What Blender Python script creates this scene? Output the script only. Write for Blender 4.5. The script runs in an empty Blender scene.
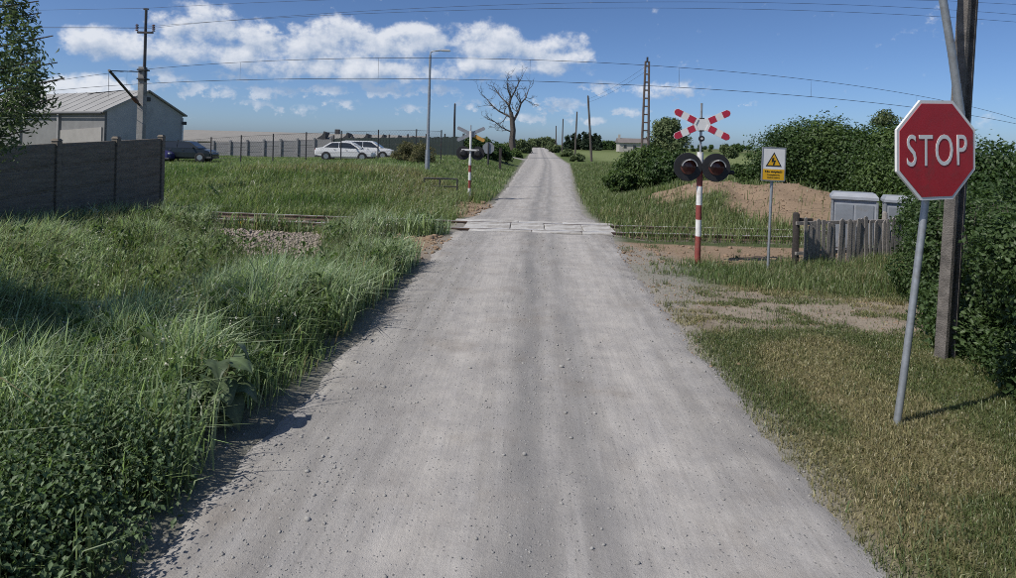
import bpy, bmesh, math, random
import numpy as np
from mathutils import Vector, Matrix

R = math.radians
SC = bpy.context.scene
COL = SC.collection

# ------------------------------------------------------------------ camera, sky, sun, exposure
F = 620.0            # focal length in photograph pixels (photograph is 1016 wide)
CAM_H = 2.5
ROLL = R(1.5)
cam = bpy.data.cameras.new('camera')
cam.sensor_width = 36.0
cam.lens = 36.0 * F / 1016.0
cam.shift_y = -(289 - 143) / 1016.0
cam.clip_start = 0.05
cam.clip_end = 9000
camo = bpy.data.objects.new('camera', cam)
COL.objects.link(camo)
camo.matrix_world = Matrix.Translation((0, 0, CAM_H)) @ Matrix.Rotation(R(90), 4, 'X') @ Matrix.Rotation(ROLL, 4, 'Z')
SC.camera = camo

SUN_EL = R(51)
SUN_AZ = R(240.0)      # clockwise from +Y: behind the camera on its left
sdir = Vector((math.sin(SUN_AZ) * math.cos(SUN_EL), math.cos(SUN_AZ) * math.cos(SUN_EL), math.sin(SUN_EL)))
sun = bpy.data.lights.new('sun', 'SUN')
sun.energy = 4.3
sun.angle = R(0.53)
sun.color = (1.0, 0.955, 0.89)
suno = bpy.data.objects.new('sun', sun)
COL.objects.link(suno)
suno.rotation_euler = sdir.to_track_quat('Z', 'Y').to_euler()
suno.location = (-20, -12, 30)

SC.view_settings.view_transform = 'Standard'
SC.view_settings.look = 'None'
SC.view_settings.gamma = 1.0
SC.view_settings.exposure = 0.0
SC.view_settings.use_curve_mapping = False
SC.cycles.filter_width = 0.95
SC.cycles.use_denoising = False
SC.cycles.max_bounces = 6
SC.cycles.transparent_max_bounces = 8


def at(px, py, D):
    """photograph pixel + distance ahead -> (x, z)"""
    u, v = px - 508.0, py - 143.0
    uu = u * math.cos(ROLL) + v * math.sin(ROLL)
    vv = -u * math.sin(ROLL) + v * math.cos(ROLL)
    return uu / F * D, CAM_H - vv / F * D


class NT:
    """small helper for node trees"""
    def __init__(self, nt):
        self.nt = nt
        nt.nodes.clear()

    def n(self, t, **kw):
        nd = self.nt.nodes.new(t)
        for k, v in kw.items():
            if k == 'inp':
                for a, b in v.items():
                    if isinstance(b, bpy.types.NodeSocket):
                        self.nt.links.new(b, nd.inputs[a])
                    else:
                        nd.inputs[a].default_value = b
            else:
                setattr(nd, k, v)
        return nd

    def m(self, op, a, b=0.0, c=0.0, clamp=False):
        nd = self.nt.nodes.new('ShaderNodeMath')
        nd.operation = op
        nd.use_clamp = clamp
        for i, v in enumerate((a, b, c)):
            if isinstance(v, bpy.types.NodeSocket):
                self.nt.links.new(v, nd.inputs[i])
            else:
                nd.inputs[i].default_value = v
        return nd.outputs[0]

    def mix(self, fac, a, b, blend='MIX'):
        nd = self.nt.nodes.new('ShaderNodeMix')
        nd.data_type = 'RGBA'
        nd.blend_type = blend
        for i, v in ((0, fac), (6, a), (7, b)):
            if isinstance(v, bpy.types.NodeSocket):
                self.nt.links.new(v, nd.inputs[i])
            else:
                nd.inputs[i].default_value = v if i == 0 else (tuple(v) + (1,) if len(v) == 3 else v)
        return nd.outputs[2]

    def ramp(self, fac, lo, hi, smooth=True):
        nd = self.nt.nodes.new('ShaderNodeMapRange')
        nd.interpolation_type = 'SMOOTHSTEP' if smooth else 'LINEAR'
        self.nt.links.new(fac, nd.inputs[0])
        nd.inputs[1].default_value = lo
        nd.inputs[2].default_value = hi
        return nd.outputs[0]

    def noise(self, vec, scale, detail=4, rough=0.55, dist=0.0):
        nd = self.nt.nodes.new('ShaderNodeTexNoise')
        if vec is not None:
            self.nt.links.new(vec, nd.inputs['Vector'])
        nd.inputs['Scale'].default_value = scale
        nd.inputs['Detail'].default_value = detail
        nd.inputs['Roughness'].default_value = rough
        nd.inputs['Distortion'].default_value = dist
        return nd.outputs[0]

    def link(self, a, b):
        self.nt.links.new(a, b)


def build_world():
    w = bpy.data.worlds.new('World')
    SC.world = w
    w.use_nodes = True
    t = NT(w.node_tree)
    out = t.n('ShaderNodeOutputWorld')
    sky = t.n('ShaderNodeTexSky', sky_type='NISHITA', sun_disc=False)
    sky.sun_elevation = SUN_EL
    sky.sun_rotation = SUN_AZ
    sky.altitude = 0
    sky.air_density = 0.6
    sky.dust_density = 0.8
    sky.ozone_density = 8.0
    bg = t.n('ShaderNodeBackground')
    t.link(sky.outputs[0], bg.inputs[0])
    bg.inputs[1].default_value = 0.115
    # clouds: low cumulus bank, laid out by direction and going on round the horizon
    tc = t.n('ShaderNodeTexCoord')
    sp = t.n('ShaderNodeSeparateXYZ')
    t.link(tc.outputs['Generated'], sp.inputs[0])
    x, y, z = sp.outputs
    az0 = t.m('ARCTAN2', x, y)
    per = R(100)
    az = t.m('SUBTRACT', t.m('FLOORED_MODULO', t.m('ADD', az0, per / 2), per), per / 2)
    hyp = t.m('SQRT', t.m('ADD', t.m('MULTIPLY', x, x), t.m('MULTIPLY', y, y)))
    te = t.m('DIVIDE', z, t.m('MAXIMUM', hyp, 0.02))
    cv = t.n('ShaderNodeCombineXYZ')
    t.link(t.m('MULTIPLY', x, 1.0), cv.inputs[0])
    t.link(t.m('MULTIPLY', y, 1.0), cv.inputs[1])
    t.link(t.m('MULTIPLY', z, 1.25), cv.inputs[2])
    # edge turbulence
    big = t.noise(cv.outputs[0], 17, 9, 0.60)
    off = t.n('ShaderNodeVectorMath', operation='ADD')
    t.link(cv.outputs[0], off.inputs[0])
    off.inputs[1].default_value = (-0.010, 0.0, 0.014)
    big2 = t.noise(off.outputs[0], 17, 9, 0.60)
    wx = t.m('MULTIPLY', t.m('SUBTRACT', t.noise(cv.outputs[0], 30, 4, 0.6), 0.5), 0.09)
    azw = t.m('ADD', az, wx)
    # px, py, rx, ry of each puff as seen in the photograph
    blobs = [(112, 42, 42, 15), (205, 25, 54, 19), (250, 34, 22, 12), (226, 54, 62, 15), (275, 60, 45, 17), (322, 52, 50, 15),
             (345, 40, 46, 19), (392, 46, 48, 17), (424, 40, 30, 13), (484, 42, 44, 18), (540, 50, 44, 17), (572, 57, 24, 9),
             (510, 66, 75, 10), (350, 68, 90, 11), (452, 72, 60, 7), (82, 92, 44, 15), (50, 100, 34, 9), (182, 84, 34, 8), (215, 90, 26, 6),
             (300, 110, 19, 5), (345, 104, 14, 4), (388, 91, 24, 8), (408, 108, 15, 4), (322, 90, 22, 6), (560, 105, 22, 7),
             (600, 86, 20, 5), (648, 90, 26, 9), (684, 90, 26, 8), (590, 121, 17, 4), (528, 118, 16, 4), (270, 92, 24, 6), (150, 70, 20, 5), (475, 104, 18, 4), (235, 76, 26, 6), (700, 118, 18, 4), (630, 112, 16, 4), (438, 92, 20, 6), (255, 104, 16, 4), (752, 104, 10, 3)]

    def density(azv, tev, sel):
        dens = None
        for (px, py, rx, ry) in sel:
            X, Z = at(px, py, 1.0)
            Z -= CAM_H
            a0 = math.atan(X)
            c = math.cos(a0)
            e0 = Z * c
            ra, re = rx / F * c * c, ry / F * c
            dx = t.m('DIVIDE', t.m('SUBTRACT', azv, a0), ra)
            dy = t.m('DIVIDE', t.m('SUBTRACT', tev, e0), re)
            q = t.m('SUBTRACT', 1.0, t.m('ADD', t.m('MULTIPLY', dx, dx), t.m('MULTIPLY', dy, dy)))
            q = t.m('MAXIMUM', q, -1.2)
            dens = q if dens is None else t.m('SMOOTH_MAX', dens, q, 0.35)
        return dens
    bigb = [(q[0], q[1], q[2] * 1.15, q[3] * 1.12) for q in blobs if q[3] >= 9]
    smlb = [(q[0], q[1], q[2] * 1.25, q[3] * 1.35) for q in blobs if q[3] < 9]
    nz1 = t.m('MULTIPLY', t.m('SUBTRACT', big, 0.47), 4.6)
    nz2 = t.m('MULTIPLY', t.m('SUBTRACT', big2, 0.47), 4.6)
    d1 = t.m('ADD', density(azw, te, bigb), nz1)
    d2 = t.m('ADD', density(t.m('SUBTRACT', azw, 0.008), t.m('ADD', te, 0.014), bigb), nz2)
    fine = t.noise(cv.outputs[0], 46, 6, 0.62)
    tew = t.m('ADD', te, t.m('MULTIPLY', t.m('SUBTRACT', fine, 0.5), 0.022))
    ds = t.m('ADD', density(t.m('ADD', azw, t.m('MULTIPLY', t.m('SUBTRACT', fine, 0.5), 0.05)), tew, smlb), t.m('ADD', t.m('MULTIPLY', t.m('SUBTRACT', fine, 0.56), 6.5), t.m('MULTIPLY', nz1, 0.4)))
    mask = t.m('MAXIMUM', t.ramp(d1, -0.15, 0.95), t.m('MULTIPLY', t.ramp(ds, -0.40, 1.1), 0.75))
    rel = t.m('ADD', 0.50, t.m('MULTIPLY', t.m('SUBTRACT', d1, d2), 0.55), clamp=True)
    ccol = t.mix(rel, (0.36, 0.47, 0.65), (0.88, 0.91, 0.97))
    bgc = t.n('ShaderNodeBackground')
    t.link(ccol, bgc.inputs[0])
    bgc.inputs[1].default_value = 0.9
    ms = t.n('ShaderNodeMixShader')
    t.link(t.m('MULTIPLY', mask, 0.9), ms.inputs[0])
    t.link(bg.outputs[0], ms.inputs[1])
    t.link(bgc.outputs[0], ms.inputs[2])
    t.link(ms.outputs[0], out.inputs[0])


build_world()

# ------------------------------------------------------------------ materials
MATS = {}


def mat(name, col, rough=0.7, metal=0.0, var=0.0, vscale=8.0, bump=0.0, bscale=60.0, dirt=None, dscale=2.0, dthr=(0.5, 0.75), spec=0.5, stretch=None):
    """plain procedural material: base colour, uneven tone, dirt patches, fine bump"""
    m = bpy.data.materials.new(name)
    m.use_nodes = True
    t = NT(m.node_tree)
    out = t.n('ShaderNodeOutputMaterial')
    b = t.n('ShaderNodeBsdfPrincipled')
    b.inputs['Roughness'].default_value = rough
    b.inputs['Metallic'].default_value = metal
    b.inputs['Specular IOR Level'].default_value = spec
    tc = t.n('ShaderNodeTexCoord')
    vec = tc.outputs['Object']
    if stretch:
        mp = t.n('ShaderNodeMapping')
        t.link(vec, mp.inputs[0])
        mp.inputs['Scale'].default_value = stretch
        vec = mp.outputs[0]
    c = None
    if var:
        nz = t.noise(vec, vscale, 5, 0.6)
        c = t.mix(t.ramp(nz, 0.25, 0.75, False), [v * (1 - var) for v in col], [min(1, v * (1 + var)) for v in col])
    if dirt:
        nz2 = t.noise(vec, dscale, 6, 0.65)
        c = t.mix(t.ramp(nz2, dthr[0], dthr[1]), c if c is not None else col, dirt)
    if c is not None:
        t.link(c, b.inputs['Base Color'])
    else:
        b.inputs['Base Color'].default_value = tuple(col) + (1,)
    if bump:
        bp = t.n('ShaderNodeBump')
        bp.inputs['Strength'].default_value = bump
        bp.inputs['Distance'].default_value = 0.02
        t.link(t.noise(vec, bscale, 6, 0.6), bp.inputs['Height'])
        t.link(bp.outputs[0], b.inputs['Normal'])
    t.link(b.outputs[0], out.inputs[0])
    MATS[name] = m
    return m


def foliage_mat(name, rough=0.5, trans=0.3, spec=0.35):
    """leaf colour comes from the leaf's own stored tint"""
    m = bpy.data.materials.new(name)
    m.use_nodes = True
    t = NT(m.node_tree)
    out = t.n('ShaderNodeOutputMaterial')
    b = t.n('ShaderNodeBsdfPrincipled')
    b.inputs['Roughness'].default_value = rough
    b.inputs['Specular IOR Level'].default_value = spec
    at_ = t.n('ShaderNodeAttribute', attribute_name='tint')
    t.link(at_.outputs['Color'], b.inputs['Base Color'])
    tr = t.n('ShaderNodeBsdfTranslucent')
    tcol = t.mix(1.0, at_.outputs['Color'], (1.1, 1.25, 0.7), 'MULTIPLY')
    t.link(tcol, tr.inputs[0])
    ms = t.n('ShaderNodeMixShader')
    ms.inputs[0].default_value = trans
    t.link(b.outputs[0], ms.inputs[1])
    t.link(tr.outputs[0], ms.inputs[2])
    t.link(ms.outputs[0], out.inputs[0])
    MATS[name] = m
    return m


foliage_mat('grass_blades', 0.40, 0.42, 0.5)
foliage_mat('leaves', 0.48, 0.36, 0.35)
foliage_mat('weed_leaves', 0.50, 0.36, 0.35)
foliage_mat('far_leaves', 0.7, 0.2, 0.2)
mat('stone_mat', (0.30, 0.29, 0.27), 0.9, var=0.35, vscale=9)
mat('ballast_mat', (0.31, 0.26, 0.22), 0.95, var=0.5, vscale=7)
mat('clod_mat', (0.25, 0.175, 0.115), 0.95, var=0.35, vscale=6, bump=0.6, bscale=25)
mat('concrete', (0.30, 0.29, 0.27), 0.9, var=0.28, vscale=3.0, bump=0.5, bscale=70, dirt=(0.14, 0.135, 0.12), dscale=2.2)
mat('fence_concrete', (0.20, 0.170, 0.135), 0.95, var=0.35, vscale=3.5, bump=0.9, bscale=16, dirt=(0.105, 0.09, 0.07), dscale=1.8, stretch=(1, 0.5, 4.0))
mat('far_concrete', (0.26, 0.255, 0.25), 0.95, var=0.25, vscale=0.8, dirt=(0.15, 0.15, 0.15), dscale=0.6)
mat('pole_concrete', (0.15, 0.135, 0.12), 0.95, var=0.45, vscale=7, bump=1.0, bscale=60, dirt=(0.07, 0.065, 0.058), dscale=4)
mat('slab_concrete', (0.47, 0.455, 0.425), 0.9, var=0.25, vscale=4, bump=0.6, bscale=30, dirt=(0.30, 0.28, 0.25), dscale=2.2, dthr=(0.42, 0.62))
mat('galvanised', (0.34, 0.36, 0.38), 0.5, 0.55, var=0.22, vscale=14, dirt=(0.27, 0.26, 0.25), dscale=9)
mat('sign_back', (0.30, 0.31, 0.33), 0.55, 0.4, var=0.2, vscale=6)
mat('weathered_orange', (0.50, 0.27, 0.06), 0.7, var=0.25, vscale=9)
mat('sign_red', (0.40, 0.014, 0.022), 0.45, var=0.14, vscale=5, dirt=(0.26, 0.03, 0.03), dscale=4)
mat('band_red', (0.42, 0.025, 0.055), 0.5, var=0.15, vscale=6)
mat('post_red', (0.25, 0.055, 0.045), 0.6, var=0.3, vscale=9, dirt=(0.24, 0.11, 0.08), dscale=11)
mat('sign_white', (0.72, 0.71, 0.69), 0.5, var=0.07, vscale=8)
mat('post_white', (0.72, 0.71, 0.68), 0.6, var=0.12, vscale=9, dirt=(0.52, 0.48, 0.43), dscale=10)
mat('sign_yellow', (0.72, 0.40, 0.015), 0.5, var=0.1, vscale=9)
mat('sign_black', (0.02, 0.02, 0.02), 0.5, var=0.2, vscale=9)
mat('signal_black', (0.018, 0.018, 0.019), 0.6, var=0.3, vscale=8)
mat('lens_red', (0.10, 0.035, 0.03), 0.12, var=0.2, vscale=30)
mat('visor_grey', (0.55, 0.54, 0.52), 0.5, var=0.15, vscale=20)
mat('dark_steel', (0.055, 0.055, 0.058), 0.6, 0.4, var=0.35, vscale=9, dirt=(0.10, 0.06, 0.04), dscale=6)
mat('wire_mat', (0.045, 0.045, 0.05), 0.6, 0.3, var=0.2)
mat('rail_steel', (0.16, 0.11, 0.085), 0.75, 0.3, var=0.35, vscale=5)
mat('rail_top', (0.62, 0.61, 0.59), 0.4, 0.15, var=0.15, vscale=8)
mat('sleeper_wood', (0.115, 0.095, 0.08), 0.95, var=0.35, vscale=6, bump=0.7, bscale=30)
mat('old_wood', (0.30, 0.275, 0.25), 0.95, var=0.45, vscale=7, bump=0.9, bscale=40, dirt=(0.17, 0.145, 0.125), dscale=3.5, stretch=(6, 6, 0.7))
mat('dark_wood', (0.05, 0.042, 0.038), 0.95, var=0.4, vscale=6, bump=0.9, bscale=30, stretch=(5, 5, 0.8))
mat('pole_wood', (0.10, 0.085, 0.075), 0.95, var=0.35, vscale=4, stretch=(5, 5, 0.6))
mat('lattice_mat', (0.11, 0.085, 0.075), 0.9, var=0.35, vscale=4)
mat('cabinet_grey', (0.31, 0.33, 0.36), 0.55, var=0.12, vscale=5, dirt=(0.28, 0.28, 0.28), dscale=3.0)
mat('cabinet_door', (0.20, 0.22, 0.245), 0.5, var=0.15, vscale=5, dirt=(0.19, 0.19, 0.19), dscale=3.0)
mat('bark', (0.10, 0.085, 0.07), 0.95, var=0.4, vscale=12, bump=1.0, bscale=25, stretch=(3, 3, 0.6))
mat('dead_bark', (0.085, 0.072, 0.062), 0.95, var=0.35, vscale=6, bump=0.8, bscale=20)
mat('plaster', (0.40, 0.40, 0.395), 0.9, var=0.12, vscale=0.7, dirt=(0.31, 0.31, 0.30), dscale=0.35, bump=0.2, bscale=12)  # colour lightened to make up for shade on the barn gable; shed shares it
mat('plaster_toned_for_sun', (0.185, 0.185, 0.18), 0.9, var=0.15, vscale=0.7, dirt=(0.14, 0.14, 0.135), dscale=0.4)  # the barn's plaster again, colour darkened to hold down its sunlit long wall
mat('plaster_light', (0.30, 0.285, 0.26), 0.9, var=0.12, vscale=0.8)
mat('roof_sheet', (0.28, 0.275, 0.26), 0.7, var=0.12, vscale=0.6, dirt=(0.22, 0.215, 0.20), dscale=0.35)
mat('roof_beige', (0.235, 0.225, 0.205), 0.8, var=0.14, vscale=0.4, dirt=(0.19, 0.18, 0.165), dscale=0.4)
mat('dark_fence_green', (0.035, 0.05, 0.045), 0.8, var=0.25, vscale=1.2)
mat('trim_dark', (0.05, 0.05, 0.052), 0.7, var=0.2)
mat('car_white', (0.70, 0.70, 0.69), 0.25, var=0.04, vscale=3)
mat('car_dark', (0.018, 0.024, 0.026), 0.25, var=0.1, vscale=3)
mat('car_blue', (0.05, 0.045, 0.16), 0.3, var=0.1, vscale=3)
mat('car_glass', (0.025, 0.03, 0.035), 0.06, spec=0.8)
mat('tyre_mat', (0.02, 0.02, 0.02), 0.9, var=0.2)
mat('rim_mat', (0.42, 0.43, 0.44), 0.35, 0.7, var=0.1)
mat('lamp_clear', (0.6, 0.6, 0.58), 0.1)
mat('lamp_red', (0.30, 0.015, 0.012), 0.2)
mat('insulator', (0.10, 0.045, 0.03), 0.3, var=0.2)
mat('far_wall', (0.42, 0.39, 0.35), 0.9, var=0.12, vscale=0.4)
mat('far_roof', (0.17, 0.15, 0.14), 0.85, var=0.2, vscale=0.4)
mat('yellow_paint', (0.62, 0.40, 0.03), 0.6, var=0.15)


# ------------------------------------------------------------------ mesh helpers
class MB:
    """collects shapes, builds ONE mesh object"""
    def __init__(self):
        self.v, self.f, self.mi = [], [], []

    def _add(self, vs, fs, mi=0):
        o = len(self.v)
        self.v += [tuple(p) for p in vs]
        self.f += [tuple(i + o for i in f) for f in fs]
        self.mi += [mi] * len(fs)
        return self

    def box(self, c, s, rz=0.0, mi=0, M=None, top=1.0, bev=0.0):
        hx, hy, hz = s[0] / 2, s[1] / 2, s[2] / 2
        if bev > 0:
            bm = bmesh.new()
            bmesh.ops.create_cube(bm, size=1.0)
            for q in bm.verts:
                q.co = Vector((q.co.x * s[0], q.co.y * s[1], q.co.z * s[2]))
            bmesh.ops.bevel(bm, geom=bm.edges[:], offset=bev, segments=1, affect='EDGES')
            bm.verts.index_update()
            vs = [q.co.copy() for q in bm.verts]
            fs = [tuple(q.index for q in f.verts) for f in bm.faces]
            bm.free()
        else:
            vs = [Vector((x * hx * (top if z > 0 else 1), y * hy * (top if z > 0 else 1), z * hz)) for z in (-1, 1) for y in (-1, 1) for x in (-1, 1)]
            fs = [(0, 2, 3, 1), (4, 5, 7, 6), (0, 1, 5, 4), (2, 6, 7, 3), (0, 4, 6, 2), (1, 3, 7, 5)]
        rot = Matrix.Rotation(rz, 3, 'Z') if M is None else M
        return self._add([rot @ p + Vector(c) for p in vs], fs, mi)

    def tube(self, pts, rad, n=8, mi=0, cap=True):
        pts = [Vector(p) for p in pts]
        k = len(pts)
        if not hasattr(rad, '__len__'):
            rad = [rad] * k
        vs, fs = [], []
        ref = None
        for i in range(k):
            d = (pts[min(i + 1, k - 1)] - pts[max(i - 1, 0)])
            d = d.normalized() if d.length > 1e-9 else Vector((0, 0, 1))
            if ref is None:
                a = Vector((1, 0, 0)) if abs(d.x) < 0.8 else Vector((0, 1, 0))
            else:
                a = ref
            u = (a - d * a.dot(d)).normalized()
            ref = u
            w = d.cross(u)
            for j in range(n):
                an = 2 * math.pi * j / n
                vs.append(pts[i] + (u * math.cos(an) + w * math.sin(an)) * rad[i])
        for i in range(k - 1):
            for j in range(n):
                a, b = i * n + j, i * n + (j + 1) % n
                fs.append((a, b, b + n, a + n))
        if cap:
            fs.append(tuple(range(n - 1, -1, -1)))
            fs.append(tuple(range((k - 1) * n, k * n)))
        return self._add(vs, fs, mi)

    def prism(self, poly, depth, M=None, mi=0):
        """polygon in local xz, thickness along local y (front at -depth/2)"""
        n = len(poly)
        vs = [Vector((p[0], -depth / 2, p[1])) for p in poly] + [Vector((p[0], depth / 2, p[1])) for p in poly]
        fs = [tuple(range(n)), tuple(range(2 * n - 1, n - 1, -1))]
        for i in range(n):
            j = (i + 1) % n
            fs.append((j, i, i + n, j + n))
        if M is not None:
            vs = [M @ p for p in vs]
        return self._add(vs, fs, mi)

    def lathe(self, prof, M=None, n=20, mi=0):
        """profile of (radius, y) turned about local y"""
        vs, fs = [], []
        for (r, yy) in prof:
            for j in range(n):
                an = 2 * math.pi * j / n
                vs.append(Vector((r * math.cos(an), yy, r * math.sin(an))))
        for i in range(len(prof) - 1):
            for j in range(n):
                a, b = i * n + j, i * n + (j + 1) % n
                fs.append((a, b, b + n, a + n))
        fs.append(tuple(range(n - 1, -1, -1)))
        fs.append(tuple(range((len(prof) - 1) * n, len(prof) * n)))
        if M is not None:
            vs = [M @ p for p in vs]
        return self._add(vs, fs, mi)

    def quad(self, a, b, c, d, mi=0):
        return self._add([a, b, c, d], [(0, 1, 2, 3)], mi)

    def build(self, name, mats, parent=None, smooth=False, loc=None):
        me = bpy.data.meshes.new(name)
        me.from_pydata(self.v, [], self.f)
        mats = mats if isinstance(mats, (list, tuple)) else [mats]
        for m_ in mats:
            me.materials.append(MATS[m_])
        if len(mats) > 1:
            me.polygons.foreach_set('material_index', self.mi)
        bm = bmesh.new()
        bm.from_mesh(me)
        bmesh.ops.recalc_face_normals(bm, faces=bm.faces)
        bm.to_mesh(me)
        bm.free()
        if smooth:
            me.polygons.foreach_set('use_smooth', [True] * len(me.polygons))
            try:
                me.set_sharp_from_angle(angle=R(40))
            except Exception:
                pass
        o = bpy.data.objects.new(name, me)
        COL.objects.link(o)
        if parent is not None:
            o.parent = parent
        if loc is not None:
            o.location = loc
        return o


def tag(o, label=None, cat=None, group=None, kind=None):
    if label:
        o['label'] = label
    if cat:
        o['category'] = cat
    if group:
        o['group'] = group
    if kind:
        o['kind'] = kind
    return o


def thing(name, label, cat, loc=(0, 0, 0), rz=0.0, group=None):
    o = bpy.data.objects.new(name, None)
    COL.objects.link(o)
    o.location = loc
    o.rotation_euler = (0, 0, rz)
    o.empty_display_size = 0.2
    return tag(o, label, cat, group)


def share(o, name, parent, loc=(0, 0, 0), rot=(0, 0, 0), scale=(1, 1, 1)):
    """another piece that uses the same mesh"""
    c = bpy.data.objects.new(name, o.data)
    COL.objects.link(c)
    c.parent = parent
    c.location, c.rotation_euler, c.scale = loc, rot, scale
    return c


def copy_tree(o, parent=None):
    c = o.copy()
    COL.objects.link(c)
    c.parent = parent
    for ch in list(o.children):
        copy_tree(ch, c)
    return c


def np_mesh(name, V, T, matname, tint=None, parent=None, smooth=False):
    """triangle mesh from arrays; tint is a colour for each vertex"""
    me = bpy.data.meshes.new(name)
    me.vertices.add(len(V))
    me.vertices.foreach_set('co', np.ascontiguousarray(V, dtype=np.float32).ravel())
    nt = len(T)
    k = T.shape[1]
    me.loops.add(nt * k)
    me.loops.foreach_set('vertex_index', np.ascontiguousarray(T, dtype=np.int32).ravel())
    me.polygons.add(nt)
    me.polygons.foreach_set('loop_start', np.arange(0, nt * k, k, dtype=np.int32))
    if smooth:
        me.polygons.foreach_set('use_smooth', np.ones(nt, dtype=bool))
    me.update(calc_edges=True)
    me.validate()
    if tint is not None:
        at_ = me.color_attributes.new('tint', 'FLOAT_COLOR', 'POINT')
        c4 = np.ones((len(V), 4), dtype=np.float32)
        c4[:, :3] = tint
        at_.data.foreach_set('color', c4.ravel())
    me.materials.append(MATS[matname] if isinstance(matname, str) else matname)
    o = bpy.data.objects.new(name, me)
    COL.objects.link(o)
    if parent is not None:
        o.parent = parent
    return o


# value noise for terrain and scattering
_rs = np.random.default_rng(5)
_tab = _rs.random((256, 256))


def vnoise(x, y):
    x, y = np.asarray(x, float), np.asarray(y, float)
    xi, yi = np.floor(x).astype(int), np.floor(y).astype(int)
    fx, fy = x - xi, y - yi
    fx, fy = fx * fx * (3 - 2 * fx), fy * fy * (3 - 2 * fy)
    g = lambda a, b: _tab[a % 256, b % 256]
    return (g(xi, yi) * (1 - fx) + g(xi + 1, yi) * fx) * (1 - fy) + (g(xi, yi + 1) * (1 - fx) + g(xi + 1, yi + 1) * fx) * fy


def fbm(x, y, o=4):
    s, a, r = 0.0, 0.5, 0.0
    for i in range(o):
        s = s + a * vnoise(x * 2 ** i + 17.3 * i, y * 2 ** i + 5.1 * i)
        r += a
        a *= 0.5
    return s / r


def ss(x, a, b):
    t = np.clip((np.asarray(x, float) - a) / (b - a), 0, 1)
    return t * t * (3 - 2 * t)


def xroad(y):
    y = np.asarray(y, float)
    return np.interp(y, [-100, 20, 33, 46, 78, 120, 300, 900, 5000], [-4.38, 0.84, 1.76, 2.66, 4.85, 6.9, 15.4, 44.0, 240.0])


def half_w(y):
    return np.interp(y, [-100, 19.6, 21.0, 24, 34, 46, 78, 5000], [2.08, 2.08, 1.86, 1.72, 1.78, 2.1, 2.85, 2.95])


def crest(y):
    return 0.95 * ss(y, 110, 260) - 1.9 * ss(y, 270, 440)


def track_y(x):
    x = np.asarray(x, float)
    return 18.35 - 0.035 * x + 0.0035 * x * x


def terrain(x, y):
    x, y = np.asarray(x, float), np.asarray(y, float)
    s = x - xroad(y)
    hw = half_w(y)
    z = 0.05 * (fbm(x * 0.5, y * 0.5) - 0.5) + 0.03 * (fbm(x * 2.2 + 40, y * 2.2) - 0.5)
    # left verge before the track: low bank, hollow, rise to the concrete fence
    lf = ss(-s, hw - 0.1, hw + 1.0) * (1 - ss(y, 13.0, 15.5))
    bank = 0.24 * lf * (1 - 0.6 * ss(y, 9.0, 11.5))
    hollow = -0.62 * np.exp(-((s + 6.0) / 1.5) ** 2) * ss(y, 5.6, 7.2) * (1 - ss(y, 8.6, 11.0))
    up = 0.18 * ss(-s, 6.5, 9.0) * (1 - ss(y, 15, 17.5))
    z = z + bank + hollow + up
    # track bed left of the road lies a little low
    bed = np.exp(-((y - track_y(x)) / 1.9) ** 2) * ss(np.abs(s), hw + 0.1, hw + 1.2)
    z = z - 0.14 * bed
    z = z - 0.10 * np.exp(-((x + 5.4) / 2.1) ** 2 - ((y - 14.0) / 2.6) ** 2)
    # embankment beyond the track on the left, with the yard on top
    top = 1.02 - 0.045 * np.clip(-x - 8, 0, 12)
    emb = top * ss(y, 20.6, 28.5) * ss(-s, 2.4, 7.0) * (1 - ss(y, 70, 130)) * (1 - ss(-x, 90, 140))
    z = z + emb
    # heap of earth right of the road beyond the track
    e = np.exp(-((x - 9.4) / 4.2) ** 4 - ((y - 24.0) / 3.0) ** 2)
    z = z + e * (1.12 + 0.5 * (fbm(x * 0.8 + 9, y * 0.8) - 0.5))
    z = z + 0.45 * ss(y, 22, 34) * ss(s, 3.2, 9.0) * (1 - ss(y, 60, 110))
    # far land swells a little
    z = z + 0.5 * ss(y, 150, 500) * (fbm(x * 0.004, y * 0.004) - 0.4)
    z = z + crest(y)
    # under the road
    inn = 1 - ss(np.abs(s), hw - 0.35, hw + 0.15)
    z = z * (1 - inn) + (crest(y) - 0.09) * inn
    return z


def tz(x, y):
    return float(terrain(np.array([x]), np.array([y]))[0])


def gspace(lo, hi, fine_lo, fine_hi, step, grow):
    a = list(np.arange(fine_lo, fine_hi, step))
    st, p = step, a[-1]
    while p < hi:
        st *= grow
        p += st
        a.append(p)
    st, p = step, a[0]
    while p > lo:
        st *= grow
        p -= st
        a.insert(0, p)
    return np.array(a)


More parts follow.
